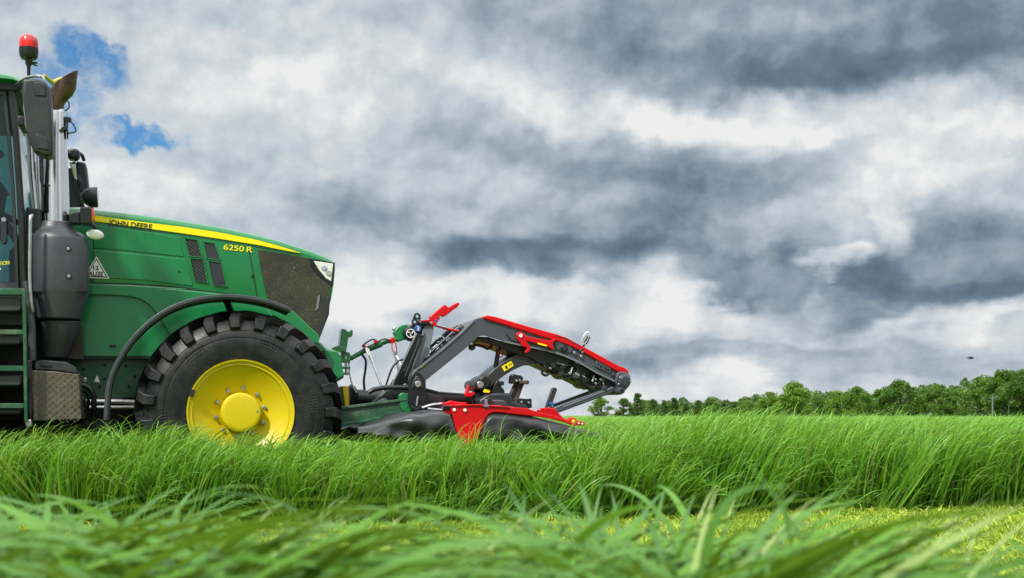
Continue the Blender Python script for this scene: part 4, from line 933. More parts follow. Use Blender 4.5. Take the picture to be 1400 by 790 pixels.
b = MB(); b.rings([[(c[0] + ex_ * k * math.cos(t), c[1] + dv, c[2] + ez_ * k * math.sin(t) - .10 * ex_ * k * math.cos(t)) for t in [2 * math.pi * j / 28 for j in range(28)]] for dv, k in ((.010, .93), (.022, .82), (.028, .5), (.030, .15))]); b.build('lamp_lens', 'lens', ol, smooth=60)
# beacon
bc = P(39.3, 90, .93)
def zb_(y): return P(39, y, .93)[2]
b = MB(); b.lathe_z((bc[0], .93), [(.055, zb_(81.5)), (.068, zb_(78)), (.073, zb_(72)), (.073, zb_(66.5))], 28); bea = b.build('beacon', 'black', TR, smooth=50)
b = MB(); b.lathe_z((bc[0], .93), [(.072, zb_(66.6)), (.072, zb_(60)), (.067, zb_(54)), (.052, zb_(50)), (.028, zb_(48.2)), (.004, zb_(47.8))], 28); b.build('beacon_lens', 'red_lens', bea, smooth=60)
b = MB(); b.lathe_z((bc[0], .93), [(.013, zb_(107)), (.014, zb_(92)), (.026, zb_(88)), (.028, zb_(82)), (.03, zb_(81))], 14); b.box((bc[0] + .04, .93, zb_(86)), (.05, .02, .014)); b.box((bc[0] + .045, .93, zb_(89)), (.04, .012, .01), -.3); b.build('beacon_stem', 'black', bea, smooth=40)
# --- steps and tread-plate box -------------------------------------
SV = 1.16
st = MB(); st.pp([(30.2, 395), (34.4, 395), (36.5, 470), (37.6, 576), (33, 576), (31.5, 470)], SV, SV - .05)
for y0, y1 in ((394.5, 402.5), (449.8, 456.5), (499.2, 506.5), (550.5, 557.5)): px_box(st, -75, y0, 33, y1, SV - .004, SV - .05)
st.pp([(-79, 395), (-75, 395), (-75, 576), (-79, 576)], SV, SV - .05)
stp = st.build('step_frame', 'green_dark', TR, bevel=.004)
for y0, y1, mm in ((404, 425, 'plastic_light'), (457, 470, 'plastic_light'), (512, 527, 'plastic_light'), (558, 566, 'plastic')):
    b = MB(); b.pp([(-74, y0), (29, y0), (30, y1 - 4), (26, y1), (-74, y1)], SV - .055, SV - .34); b.build('step', mm, stp, bevel=.012)
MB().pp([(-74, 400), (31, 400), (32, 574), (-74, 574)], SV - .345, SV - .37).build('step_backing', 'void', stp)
TV = 1.04
bx = MB(); bx.pp([(42.5, 505), (76, 507), (107.5, 511), (112, 572), (44.5, 575)], TV, TV - .45); tb = bx.build('tread_plate_box', 'checker', TR, bevel=.006)
dm = MB(); cc = 0
for i in range(13):
    for j in range(15):
        x = 45.5 + i * 5.0; y = 509.5 + j * 4.4 + (x - 42) * .05
        if x > 107 + (y - 511) * .06: continue
        a, b_ = P(x, y, TV), P(x + 3.4, y + (2.5 if (i + j) % 2 else -2.5), TV); dm.bar((a[0], TV + .001, a[2]), (b_[0], TV + .001, b_[2]), .006, .006)
dm.build('tread_pattern', 'checker', tb)
bx = MB(); bx.pp([(46, 503.5), (49, 492.5), (60, 491.5), (90, 494), (101, 500), (107, 510), (76, 506), (48, 504.5)], TV - .012, TV - .4); bx.build('box_top', 'plastic', tb, bevel=.008)
b = MB(); b.pp([(55, 496.5), (70, 497.5), (71, 501), (56, 500.5)], TV - .002, TV - .03); b.build('latch', 'black', tb, bevel=.006)
b = MB(); b.pp([(38, 492), (43.5, 492), (44, 575), (40, 577)], TV + .02, TV - .1); b.build('hinge_edge', 'black', tb, bevel=.004)
b = MB(); b.box(P(39.5, 578, 1.1), (.05, .06, .06), .2); b.build('hinge_bolt', 'steel', tb, bevel=.01)
# hoses by the box
b = MB()
b.curve([P(108, 526, .8), P(118, 527, .8), (P(127, 538, .8)), P(128.5, 558, .8), P(126, 575, .75)], .022, 8)
b.curve([P(108, 533, .75), P(118, 536, .75), P(121, 548, .75), P(118, 562, .7)], .013, 8)
b.curve([P(104, 540, .78), P(114, 545, .78), P(117, 556, .78)], .017, 8); b.build('hose_bundle', 'black', TR)
b = MB(); c = P(115.3, 518.6, .5); b.disc((c[0], c[2]), .022, .5, .42, 12); b.build('rail_bolt', 'steel', TR)
# --- front linkage -------------------------------------------------
FL = empty('front_linkage', (0, 0, 0), 0, TR)
b = MB(); b.pp([(420, 470), (437, 466), (447, 476), (458, 479), (466, 495), (471, 515), (462, 521), (455, 520), (440, 545), (400, 548)], .30, -.30); b.build('front_casting', 'green', FL, bevel=.015)
b = MB(); b.pp([(442, 477), (462, 480), (466, 487), (470, 512), (463, 518), (452, 505)], .34, .25); b.build('side_cheek', 'green', FL, bevel=.006)
b = MB(); b.pp([(467.3, 448.5), (472.5, 449.2), (475, 452), (478.3, 453), (480, 450), (482.5, 450.5), (482.3, 457), (480.3, 460), (476.5, 458.5), (474, 477), (470, 479.5), (463.5, 478.5)], .12, -.05); b.pp([(455, 474.5), (464, 471), (474, 476), (473, 481), (464, 479)], .14, -.06); b.build('upper_bracket', 'green', FL, bevel=.005)
b = MB(); b.pp([(467, 479), (478, 481), (480, 489), (474, 494), (466, 492)], .10, .0); b.pp([(463, 489), (479, 490), (479, 495), (463, 495)], .16, .12); b.pp([(464, 500), (479, 500.5), (479, 503.5), (464, 503.5)], .16, .12); b.pp([(463, 508), (477, 508.5), (477, 511.5), (463, 511.5)], .16, .12); b.build('clevis', 'green_link', FL, bevel=.004)
b = MB(); b.tube([P(472.5, 486, .14), P(473.5, 512, .14)], .012, 10); b.tube([P(476.8, 487, .13), P(477.5, 510, .13)], .007, 8); b.build('clevis_pin', 'steel', FL)
b = MB()
for k in range(11):
    t = k / 10; c = P(478 + 9 * t - 1.5 * math.sin(t * 3.1), 511 + 24 * t, .10); b.box(c, (.013, .006 if k % 2 else .014, .017), .3)
b.build('chain', 'steel', FL, bevel=.002)
# top link
b = MB(); b.tube([P(474, 490, .0), P(482, 488, .0)], .024, 12); b.tube([P(481, 488.5, .0), P(500, 477.5, .0)], [.020, .026], 12); b.tube([P(500, 477.5, .0), P(521, 469, .0)], .030, 14); b.tube([P(521, 469, .0), P(545, 460, .0)], [.020, .022], 12)
tl_ = b.build('top_link', 'green_link', FL, smooth=40)
b = MB(); b.pp([(538, 453.5), (543, 446.5), (550, 443), (558, 442), (561, 447), (564, 455), (562, 462), (552, 464), (545, 466.5), (539.5, 464.5), (541, 459)], .05, -.05); b.build('link_hook', 'green', tl_, bevel=.012, seg=3)
b = MB(); b.pp([(536.5, 449), (541, 445), (545, 447), (541, 452)], .03, -.03); b.build('hook_latch', 'steel', tl_, bevel=.004)
b = MB(); b.curve([P(497, 474, .04), P(496.5, 471, .04), P(508, 463.5, .04), P(514, 464.5, .04), P(515.5, 467, .04)], .007, 8); b.curve([P(499, 475, .04), P(505, 472.5, .04), P(513, 468, .04)], .004, 6); b.curve([P(515, 467, .03), P(524, 463, .03), P(530, 463.5, .03), P(533, 468, .03)], .0065, 8); b.build('grab_handle', 'ink', tl_)
b = MB(); b.pp([(496, 470.5), (499.5, 470), (501.5, 474.5), (498, 477)], .05, .02); b.pp([(511, 463), (516, 465), (516, 468.5), (512.5, 469.5)], .05, .02); b.pp([(532, 463), (536, 460.5), (541, 463), (540.5, 467.5), (535, 468.5)], .05, -.05); b.build('red_grip', 'red_paint', tl_, bevel=.005)
b = MB(); b.curve([P(536, 468, .05), P(536, 476, .05), P(538.5, 481, .05), P(542, 480, .05), P(541.5, 472, .05), P(540, 467, .05)], .005, 6); b.build('red_clip', 'red_paint', tl_)
b = MB(); b.tube([P(503, 476, .10), P(524.5, 535, .22)], .0115, 8); b.tube([P(500, 475, .06), P(508, 490, .12)], .014, 8); b.lathe_v(tuple(P(525.5, 538, .22)[k] for k in (0, 2)), [(.006, .232), (.020, .232), (.020, .208), (.006, .208)], 14); b.build('stay_rod', 'steel', FL)
b = MB(); b.tube([P(540, 480, .06), P(549, 528, .10)], .010, 8); b.tube([P(542, 484, .06), P(560.5, 524, .22)], .009, 8); c = P(540.5, 482, .06); b.box(c, (.035, .03, .03)); b.build('stay_rod', 'steel', FL)
b = MB(); b.curve([P(495, 484, -.05), P(500, 492, -.05), (P(499.5, 505, -.05)), P(497.5, 520, -.05), P(499, 538, -.05)], .011, 8); b.build('hydraulic_hose', 'black', FL)
# lower lifting arms: near and far
def lower_arm(v, nm='lower_arm'):
    a = MB(); a.pp([(430, 562), (471, 556), (500, 552.5), (530, 549), (545, 546.5), (545, 540.5), (550, 536.5), (559, 538), (563, 545), (563, 562), (552, 566), (500, 574), (474, 580), (430, 592)], v, v - .055)
    o = a.build(nm, 'green_dark', FL, bevel=.006)
    for q in ([(430, 560), (471, 554.5), (545, 545), (556, 544), (556, 547), (472, 558.5), (430, 564)], [(430, 590), (474, 577), (552, 564), (562, 560), (562, 563), (552, 567.5), (474, 581.5), (430, 594)]):
        MB().pp(q, v + .02, v - .075).build('arm_flange', 'green_dark', o, bevel=.004)
    MB().pp([(545, 540), (550, 536), (560, 537.5), (563.5, 546), (563.5, 561), (553, 564), (547, 556)], v + .014, v - .07).build('arm_claw', 'green', o, bevel=.006)
lower_arm(.47); lower_arm(-.41)
# PTO: yellow guard, bellows cone, shaft
b = MB(); b.pp([(467.5, 527), (476, 526.5), (477.5, 556), (471.5, 557)], .14, -.14); b.build('shaft_guard', 'yellow', FL, bevel=.01)
b = MB()
c0, c1 = P(477, 543, 0), P(490, 542.5, 0)
def ringx(u, z, r, n=20, v=0.0): return [(u, v + r * math.cos(t), z + r * math.sin(t)) for t in [2 * math.pi * k / n for k in range(n)]]
ua, ub, z_ = c0[0], c1[0], c0[2]
b.rings([ringx(ua, z_, .11), ringx(ua + .02, z_, .125), ringx(ua + .04, z_, .10), ringx(ua + .05, z_, .11), ringx(ua + .07, z_, .08), ringx(ub, z_, .065)]); b.build('shaft_cone', 'black', FL, smooth=50)

# black filler plate added to darken the gap behind muffler and steps
MB().pp([(-74, 398), (58, 398), (60, 470), (96, 489), (96, 560), (60, 566), (-74, 570)], .62, .56).build('dark_filler', 'void', cab)

for (x, y) in ((135, 366), (245, 372), (118, 398), (330, 430), (345, 378)):
    c = P(x, y, HV); MB().disc((c[0], c[2]), .009, HV + (.036 if y > 397 else .012), HV, 10).build('panel_screw', 'black', hood)
MB().plate(Q(HV, [(338.5, 335), (339.8, 335.2), (352, 404), (350.8, 404)]), .4525, .44).build('panel_gap', 'seal', hood)
MB().plate(Q(HV, [(127, 295), (128.2, 295.2), (128.2, 386), (127, 386)]), .4525, .44).build('panel_gap', 'seal', hood)
for (x, y, w_) in ((150, 470, 9), (260, 360, 0)):
    if w_: MB().plate(Q(HV, [(x, y), (x + w_, y + .5), (x + w_, y + 5), (x, y + 4.5)]), .468, .44).build('side_latch', 'black', hood, bevel=.003)

# ================================================================== FRONT MOWER
OFF[0] = Vector((WCu + 2.2, 0, 0))
mo = ORG + UH * (WCu + 2.2)
MW = empty('front_mower', (mo.x, mo.y, 0), YAW)
tag(MW, 'red and slate grey disc mower carried on the front linkage of the green tractor', 'mower')
AV = .27        # near face of the gooseneck arm
def seg_plate(name, pxs, v0, v1, m, parent, bevel=.004): return MB().plate(Q(v0, pxs), v0, v1).build(name, m, parent, bevel=bevel)
ARM_TOP = [(559.8, 520), (562, 511), (566, 505.5), (602.6, 478), (630.4, 454), (641.6, 442.5), (647, 437.5), (653, 434.2), (661, 433.2), (680, 438.8), (708, 447.6), (735, 456), (762, 464.2), (774, 468.2), (794.4, 477.5), (816, 490), (832, 499), (846.3, 507)]
ARM_BOT = [(852, 522), (843, 521.5), (816, 508.5), (790.6, 493.5), (769, 484.2), (740, 475.8), (724, 473.3), (689, 465.6), (662.8, 458), (654.8, 458.6), (648, 466), (615, 493), (582.5, 519), (580, 526), (570, 530), (560, 528)]
arm = seg_plate('main_arm', ARM_TOP + ARM_BOT, AV, AV - .012, 'grey_paint', MW, .003)
seg_plate('arm_cheek', ARM_TOP + ARM_BOT, -AV + .012, -AV, 'grey_paint', arm, .003)
# folded top plate of the arm and lower lips
def skin(a, b, v0, v1, th=.008):
    m_ = MB(); A = Q(AV, a); rs_ = []
    for i, p in enumerate(A):
        q0 = Vector(A[max(0, i - 1)]); q1 = Vector(A[min(len(A) - 1, i + 1)]); t = (q1 - q0).normalized(); nn = Vector((t.y, -t.x)) * th
        rs_.append([(p[0], v0, p[1]), (p[0] + nn.x, v0, p[1] + nn.y), (p[0] + nn.x, v1, p[1] + nn.y), (p[0], v1, p[1])])
    return m_.rings(rs_)
skin(ARM_TOP, None, AV - .012, -AV + .012).build('arm_top_plate', 'grey_paint', arm, smooth=50)
m_ = skin([(560, 519), (563.5, 510.5), (567, 505), (602.8, 477.3), (630.6, 453), (642, 441.5), (647.2, 436.6)], None, AV + .012, AV - .02, .013); m_.build('lit_arm_edge', 'grey_light', arm)  # lighter grey paints in the skylight on the upward-facing edge
skin([(689, 465.0), (724, 472.7), (740, 475.2), (769, 483.6), (790.6, 492.9), (816, 507.9), (843, 520.9)], None, AV + .016, AV - .02, .014).build('lit_arm_edge', 'grey_light', arm)  # same lighter tone on the lower lip, standing in for skylight
seg_plate('safety_mark', [(574.5, 500.5), (581.5, 494.6), (583, 496), (575.5, 502.3)], AV + .005, AV, 'decal_yellow', arm, 0)
# red top cover in two lengths
RT = [(660.3, 432.2), (666.5, 430.2), (677.6, 432.2), (700, 438.8), (726.6, 446.6), (762, 456.2), (774, 460.3), (794.4, 471.2), (822, 486), (846, 499), (855, 502.2), (859, 506), (860, 510)]
RB = [(846.3, 508.5), (832, 500.5), (816, 491.5), (794.4, 479), (774, 469.8), (762, 465.5), (735, 457.5), (708, 449), (680, 440.2), (661.5, 434.8)]
red = seg_plate('red_cover', RT + RB, AV + .022, -AV - .022, 'red_paint', MW, .007)
seg_plate('cover_seam', [(760, 457.5), (776, 462.2), (794, 472.2), (793.8, 473), (775.6, 463.2), (760, 458.5)], AV + .024, AV + .01, 'ink', red, 0)
# dark inside of the arm and the belly of valves, hoses and springs
inn = seg_plate('arm_inside', [(655, 459), (689, 466), (724, 474), (769, 485), (816, 509), (843, 521), (839, 526), (830, 530), (816, 531), (803, 525), (785, 516), (765, 508), (747, 500), (722, 488), (700, 481), (684, 474), (660, 466)], AV - .05, -AV + .05, 'black', MW, .006)
swing = seg_plate('swing_arm', [(664, 520), (667, 512), (676, 503.5), (686, 496), (697, 488.8), (710, 482), (724, 477.5), (740, 478), (756, 483), (766, 492), (768, 500), (757, 503.5), (750, 500.5), (738, 496.8), (728, 496.3), (713, 499.8), (700, 506), (690, 512.2), (680, 520), (672, 528), (664, 529)], .20, -.20, 'swing', MW, .006)
c = P(655.5, 525.2, .2); MB().disc((c[0], c[2]), .050, .235, -.235, 28).build('pivot_eye', 'black', swing)
MB().disc((c[0], c[2]), .033, .246, .22, 24).build('pivot_pin', 'steel', swing)
seg_plate('pivot_lug', [(655, 518), (664, 512), (672, 520), (667, 530), (656, 533)], .225, -.225, 'black', swing, .008)
seg_plate('yellow_label', [(685.8, 500.3), (699.0, 492.8), (702.3, 499.3), (689.5, 507.2)], .205, .2, 'decal_yellow', swing, .001)
for q in ([(690, 500), (693, 498.2), (694.6, 502.5), (691.6, 504)], [(695.3, 497.6), (696.6, 497), (697.3, 499.4), (696.2, 500)], [(697.5, 496.2), (699, 495.5), (699.8, 497.8), (698.3, 498.6)]):
    seg_plate('label_print', q, .2066, .2, 'ink', swing, 0)
seg_plate('green_reflection_panel', [(658, 459.5), (668, 460), (688, 467), (706, 471), (706, 474), (686, 470.2), (670, 465), (654, 463)], -.05, -.10, 'lime', inn, .002)  # green reflected on the arm's underside, put in as coloured panels
seg_plate('green_reflection_panel', [(808, 513), (824, 520), (838, 524), (836, 533), (826, 530), (806, 536), (812, 527), (820, 524)], -.05, -.10, 'lime', inn, .002)
seg_plate('green_reflection_panel', [(777, 509), (790, 506), (792, 520), (780, 514)], .12, .10, 'lime', inn, .002)
b = MB(); b.curve([P(642.5, 474, .1), P(650, 471, .1), P(660, 473, .1), (P(667, 476, .1)), P(672, 472, .1), P(672, 463, .1)], .012, 8); b.disc((P(645.5, 474, .1)[0], P(645.5, 474, .1)[2]), .028, .12, .06, 14); b.build('looped_hose', 'black', inn)
b = MB(); b.tube([P(681, 470, .1), P(681.5, 478, .1)], .022, 12); b.tube([P(681.2, 478, .1), P(677.5, 502, .1)], [.020, .022], 12); b.build('damper', 'black', MW)
b = MB(); b.tube([P(680.5, 471, .13), P(681, 476, .13)], .014, 10); b.build('damper_cap', 'steel', MW)
b = MB(); c = P(683.5, 483, .1); b.tube([(c[0] + .02 * math.cos(t), .13, c[2] + .032 * math.sin(t)) for t in [2 * math.pi * k / 16 for k in range(16)]], .006, 6, closed=True); b.build('red_ring', 'red_paint', MW)
# belly clutter
r8 = random.Random(3)
belly = empty('hydraulic_unit', (0, 0, 0), 0, MW)
for (x, y, r, v) in ((776.5, 505.5, .078, .16), (806, 517, .088, .16)):
    c = P(x, y, v); b = MB(); b.disc((c[0], c[2]), r, v + .06, -v, 26); b.build('pressure_drum', 'black', belly)
    b = MB(); b.tube([(c[0] + r * .92 * math.cos(t), v + .065, c[2] + r * .92 * math.sin(t)) for t in [2 * math.pi * k / 26 for k in range(26)]], .007, 6, closed=True); b.build('drum_rim', 'plastic_light', belly)
    b = MB(); b.bar((c[0] + .022, v + .066, c[2] + .028), (c[0] + .005, v + .066, c[2] - .028), .011, .008); b.build('sight_mark', 'white', belly)
b = MB(); b.bar(P(764.5, 496, .2), P(765.5, 491, .2), .035, .03); b.build('blue_tag', 'blue', belly, bevel=.004)
for k in range(44):
    t = r8.random(); x0 = 745 + t * 88; y0 = 496 + t * 24 + r8.uniform(-6, 9); v = r8.uniform(.02, .24); b = MB()
    pts_ = [P(x0, y0, v)]
    for j in range(3): x0 += r8.uniform(3, 9) * r8.choice((1, 1, -1)); y0 += r8.uniform(-5, 6); pts_.append(P(x0, min(y0, 506 + (x0 - 745) * .33), v + r8.uniform(-.03, .03)))
    b.curve(pts_, r8.choice((.006, .008, .011)), 7, 5); b.build('hydraulic_hose', 'black' if r8.random() < .8 else 'plastic_light', belly)
for k in range(30):
    t = r8.random(); x0 = 748 + t * 82; y0 = 495 + t * 25 + r8.uniform(-2, 12); v = r8.uniform(.12, .24); q = P(x0, y0, v); b = MB(); b.box(q, (r8.uniform(.02, .06), .05, r8.uniform(.02, .05)), r8.uniform(-.6, .2)); b.build('valve_block', r8.choice(('black', 'plastic', 'plastic_light')), belly, bevel=.004)
for k in range(9):
    x0 = 750 + r8.random() * 78; y0 = 500 + (x0 - 750) * .28 + r8.uniform(-3, 6); q = P(x0, y0, .25); MB().disc((q[0], q[2]), r8.uniform(.008, .014), .258, .2, 8).build('hose_fitting', 'steel', belly)
b = MB(); b.curve([P(742, 496, .2), P(748, 503, .22), (P(757, 506, .22)), P(768, 511, .2), P(783, 513, .2)], .011, 8); b.curve([P(743, 503, .2), P(741, 509, .2), P(746, 512.5, .2), P(751, 509, .2), P(750, 504, .2)], .012, 8); b.curve([P(800, 524, .2), P(806, 533, .2), (P(813, 533, .2)), P(818, 524, .2)], .009, 8)
b.build('looped_hose', 'black', belly)
for (x, y) in ((770, 513), (774, 514)): 
    q = P(x, y + 1, .18); b = MB(); b.box(q, (.012, .02, .055), .1); b.build('drain_stub', 'black', belly)
# round cover and end knuckle
seg_plate('access_plate', [(757, 468), (764, 463.5), (774, 466), (781, 471), (784, 478), (780, 482), (768, 480.5), (760, 475)], AV + .012, AV - .01, 'grey_paint', arm, .005)
c = P(770.8, 475.8, AV); MB().disc((c[0], c[2]), .036, AV + .022, AV, 24).build('bearing_cap', 'black', arm); MB().disc((c[0], c[2]), .020, AV + .028, AV, 18).build('bearing_cap', 'plastic', arm)
seg_plate('slotted_plate', [(816, 491.5), (836, 502), (834, 510), (813, 500)], AV + .014, AV, 'grey_paint', arm, .003)
for q in ([(817.5, 496), (820, 497.2), (819.5, 499), (817, 497.8)], [(821.5, 498), (823.5, 499), (823, 502), (820.3, 500.6)], [(825.5, 500.5), (833.5, 504.6), (832.5, 507), (828, 504.6), (825.3, 502.3)]):
    seg_plate('slot', q, AV + .0155, AV, 'void', arm, 0)
for (x, y, r, m__) in ((784.6, 481.5, .014, 'steel'), (794, 486.5, .015, 'steel'), (795, 480.5, .012, 'steel'), (838, 512.5, .014, 'plastic')):
    c = P(x, y, AV); MB().disc((c[0], c[2]), r, AV + .025, AV - .01, 12).build('bolt', m__, arm)
kn = seg_plate('end_knuckle', [(843.5, 509), (849, 507.2), (856, 507.6), (862, 512), (863.6, 521), (861.5, 526), (855, 533.5), (850, 539), (845.5, 538.5), (842.5, 535), (844, 528), (840.5, 521)], .30, -.30, 'grey_paint', MW, .012)
c = P(853.7, 520, .31); MB().disc((c[0], c[2]), .060, .325, .28, 30).build('knuckle_cap', 'grey_paint', kn); MB().disc((c[0], c[2]), .045, .331, .3, 26).build('knuckle_cap', 'plastic_light', kn)
c = P(849.6, 533, .31); MB().disc((c[0], c[2]), .033, .322, .28, 22).build('knuckle_cap', 'grey_paint', kn); MB().disc((c[0], c[2]), .019, .328, .3, 18).build('knuckle_cap', 'black', kn)
for (x, y) in ((847, 515.7), (861.8, 521), (845.8, 524.5)):
    c = P(x, y, .32); MB().disc((c[0], c[2]), .009, .334, .3, 10).build('bolt', 'steel', kn)
# two push rods from the knuckle down to the mower bar
for v, a, b_ in ((.22, (845, 528.5), (758, 560.5)), (-.22, (845, 523), (757, 556))):
    q = MB(); q.bar(P(*a, v), P(*b_, v), .062, .05); r_ = q.build('push_rod', 'grey_paint', MW, bevel=.010)
    q = MB(); A_, B_ = P(a[0] - 8, a[1] + .4, v), P(b_[0] + 10, b_[1] - 4.5, v); q.bar(A_, B_, .012, .062); q.build('rod_rib', 'grey_light', r_)
# red locking lever with hook
lk = seg_plate('hook_lever', [(706, 456.5), (708.5, 453.6), (712.5, 453), (717, 455), (719.5, 458.8), (741, 463), (752, 465), (757, 462.8), (761.5, 463), (756.5, 467.8), (756, 471.5), (758, 476.5), (756, 477.8), (751, 474.3), (740, 471), (719.5, 465), (722.5, 469.5), (725.6, 474), (725.5, 478), (722, 481.3), (718.5, 482), (717.5, 480), (720.8, 476.8), (720.3, 474), (714.5, 473.2), (710.5, 466.5), (706.5, 461)], .31, .275, 'red_paint', MW, .005)
c = P(711.8, 458.2, .31); MB().disc((c[0], c[2]), .017, .322, .3, 14).build('bolt', 'white', lk)
seg_plate('yellow_label', [(735.5, 467.6), (747.5, 470.8), (747, 473), (735.3, 469.6)], .313, .31, 'decal_yellow', lk, 0)
b = MB(); b.curve([P(693, 456, .275), P(698, 463, .275), P(706, 467, .275), P(712, 470, .27)], .007, 6); b.build('hose_loop', 'ink', arm)
# lynch-pin ring on the top cover
b = MB(); c = P(800.5, 462, .24); e1 = Vector((.42, 0, .9)).normalized() * .062; e2 = Vector((.9, .55, -.42)).normalized() * .024
b.tube([tuple(Vector(c) + e1 * math.cos(t) + e2 * math.sin(t)) for t in [2 * math.pi * k / 26 for k in range(26)]], .0065, 8, closed=True); lp = b.build('pin_ring', 'steel', MW)
b = MB(); b.bar(P(805, 459, .23), P(800, 469, .23), .034, .02); b.bar(P(799, 470, .24), P(795, 477, .26), .020, .02); b.bar(P(792, 481, .285), P(797, 476, .285), .022, .02); b.build('pin_body', 'black', lp, bevel=.004)
# headstock: side plates, uprights, stays
def hs_plate(v, s):
    o = seg_plate('headstock_plate', [(559.3, 521), (561, 514), (566, 508), (571, 506.3), (577, 511), (581, 519), (581, 529), (583.5, 535.5), (583, 549), (580, 553), (578.6, 558), (574, 561.5), (568, 562), (561.5, 557), (558.8, 550), (559, 530)], v, v - .05 * s, 'black', MW, .006)
    seg_plate('plate_rib', [(564.5, 521), (569, 513), (571.5, 513), (577, 522), (579, 530), (577, 531), (573, 526), (568, 526), (564.5, 530), (563, 529)], v + .014 * s, v, 'plastic_light', o, .006)
    c_ = P(570.7, 524.6, v); MB().disc((c_[0], c_[2]), .028, v + .03 * s, v, 18).build('pivot_bolt', 'steel', o, smooth=30)
    seg_plate('slot', [(569.8, 539.5), (572.3, 540.2), (571.6, 548), (573, 554), (570, 556), (566.5, 552), (568.6, 547)], v + .006 * s, v, 'void', o, .001)
    b_ = MB(); b_.tube([P(571.2, 541, v + .02 * s), P(570, 548, v + .02 * s), P(569.6, 554, v + .02 * s)], .010, 8); b_.build('locking_pin', 'steel', o)
    seg_plate('lower_boss', [(562, 553), (569, 557), (578, 552), (577, 559), (570, 562.5), (562, 559)], v + .02 * s, v, 'black', o, .008)
    return o
hs_plate(.53, 1); hs_plate(-.48, -1)
b = MB(); c = P(570.7, 540, .4); b.tube([(c[0], -.5, c[2]), (c[0], .5, c[2])], .05, 14); c = P(571, 524, .4); b.tube([(c[0], -.5, c[2]), (c[0], .5, c[2])], .035, 14); b.build('cross_tube', 'black', MW)
up = seg_plate('upright_plate', [(580.5, 446), (584, 443.4), (590.5, 443.4), (593, 446.5), (592.8, 452), (586.5, 482), (577, 495), (569.5, 503), (562.5, 512), (560, 512), (566.5, 488), (573.5, 460)], .12, .10, 'grey_light', MW, .004)
seg_plate('upright_plate', [(580.5, 446), (584, 443.4), (590.5, 443.4), (593, 446.5), (592.8, 452), (586.5, 482), (577, 495), (569.5, 503), (562.5, 512), (560, 512), (566.5, 488), (573.5, 460)], -.10, -.12, 'grey_light', MW, .004)
seg_plate('upright_core', [(576, 446), (590, 446), (587, 482), (574, 497), (563, 510), (559, 512), (565, 488), (572, 460)], .10, -.10, 'black', MW, 0)
for (a, b_, w, v, m__) in (((571, 456), (537, 531), .045, .26, 'black'), ((569.5, 455), (534.5, 529), .012, .285, 'grey_light'), ((575.5, 457), (552, 520), .05, .20, 'black'), ((573.5, 462), (553, 514), .012, .228, 'grey_light'), ((579, 452), (560, 520), .012, .13, 'grey_light'), ((571, 456), (537, 531), .05, -.26, 'black')):
    q = MB(); q.bar(P(*a, v), P(*b_, v), w, .03); q.build('stay_bar', m__, MW, bevel=.003)
seg_plate('foot_bracket', [(531, 530), (537, 519), (549, 508), (556, 504), (556, 516), (560, 527), (548, 531)], .24, .20, 'black', MW, .005)
q = MB()
for k in range(9): q.box(P(539 + k * 1.1, 523 - k * 2.0, .25), (.010, .01, .012), .4)
q.build('coupling_chain', 'steel', MW)
for (x, y) in ((544.5, 528.5), (554, 526.5)):
    c = P(x, y, .25); MB().disc((c[0], c[2]), .018, .27, .2, 12).build('bolt', 'steel', MW)
# top of headstock: dark head with coupling eye, blue disc, latch plate
hd = seg_plate('headstock_head', [(556, 446), (566, 441), (586, 439), (589, 443), (583, 447), (578, 458), (570, 465), (561, 464)], .10, -.10, 'black', MW, .010)
c = P(561.5, 455.2, .13); b = MB(); b.disc((c[0], c[2]), .062, .13, .05, 28); ey = b.build('coupling_eye', 'black', hd)
b = MB(); b.tube([(c[0] + .038 * math.cos(t), .133, c[2] + .038 * math.sin(t)) for t in [2 * math.pi * k / 24 for k in range(24)]], .0045, 6, closed=True)
for t0 in (0, 2.1, 4.2): b.tube([(c[0] + r * math.cos(t0 + r * 26), .134, c[2] + r * math.sin(t0 + r * 26)) for r in (.006, .014, .022, .030)], .005, 6)
b.build('eye_mark', 'white', ey)
c = P(571.3, 448.6, .13); MB().disc((c[0], c[2]), .031, .142, .1, 24).build('blue_disc', 'blue', hd)
b = MB(); b.curve([(c[0] - .008, .145, c[2] + .012), (c[0] + .004, .145, c[2] + .016), (c[0] + .007, .145, c[2] + .004), (c[0] - .006, .145, c[2] - .008), (c[0], .145, c[2] - .016), (c[0] + .012, .145, c[2] - .012)], .0035, 6); b.build('disc_mark', 'white', hd)
lt = MB()
def holed(mb, pxs, holes, v0, v1):
    """plate with round holes, made from overlapping rings joined by bars"""
    for (x, y, ro, ri) in holes:
        c_ = P(x, y, v0); n_ = 20
        rs_ = [[(c_[0] + q * math.cos(t), v_, c_[2] + q * math.sin(t)) for q, v_ in ((ro, v0), (ri, v0), (ri, v1), (ro, v1))] for t in [2 * math.pi * k / n_ for k in range(n_)]]
        mb.rings(rs_, cap=False, closed=True)
holed(lt, None, [(570.5, 431.5, .030, .014), (567.3, 439.3, .028, .013)], .135, .115); lt.bar(P(566.2, 432.5, .125), P(563.8, 440.5, .125), .014, .018); lt.bar(P(574.5, 433.5, .125), P(571.2, 441, .125), .014, .018)
lt.build('latch_plate', 'black', hd)
b = MB(); b.bar(P(573, 441.8, .12), P(590, 440.3, .12), .030, .05); b.build('latch_bar', 'black', hd, bevel=.006)
b = MB(); b.bar(P(575, 438.4, .12), P(588, 437.6, .12), .012, .06); b.build('red_bar', 'red_paint', hd)
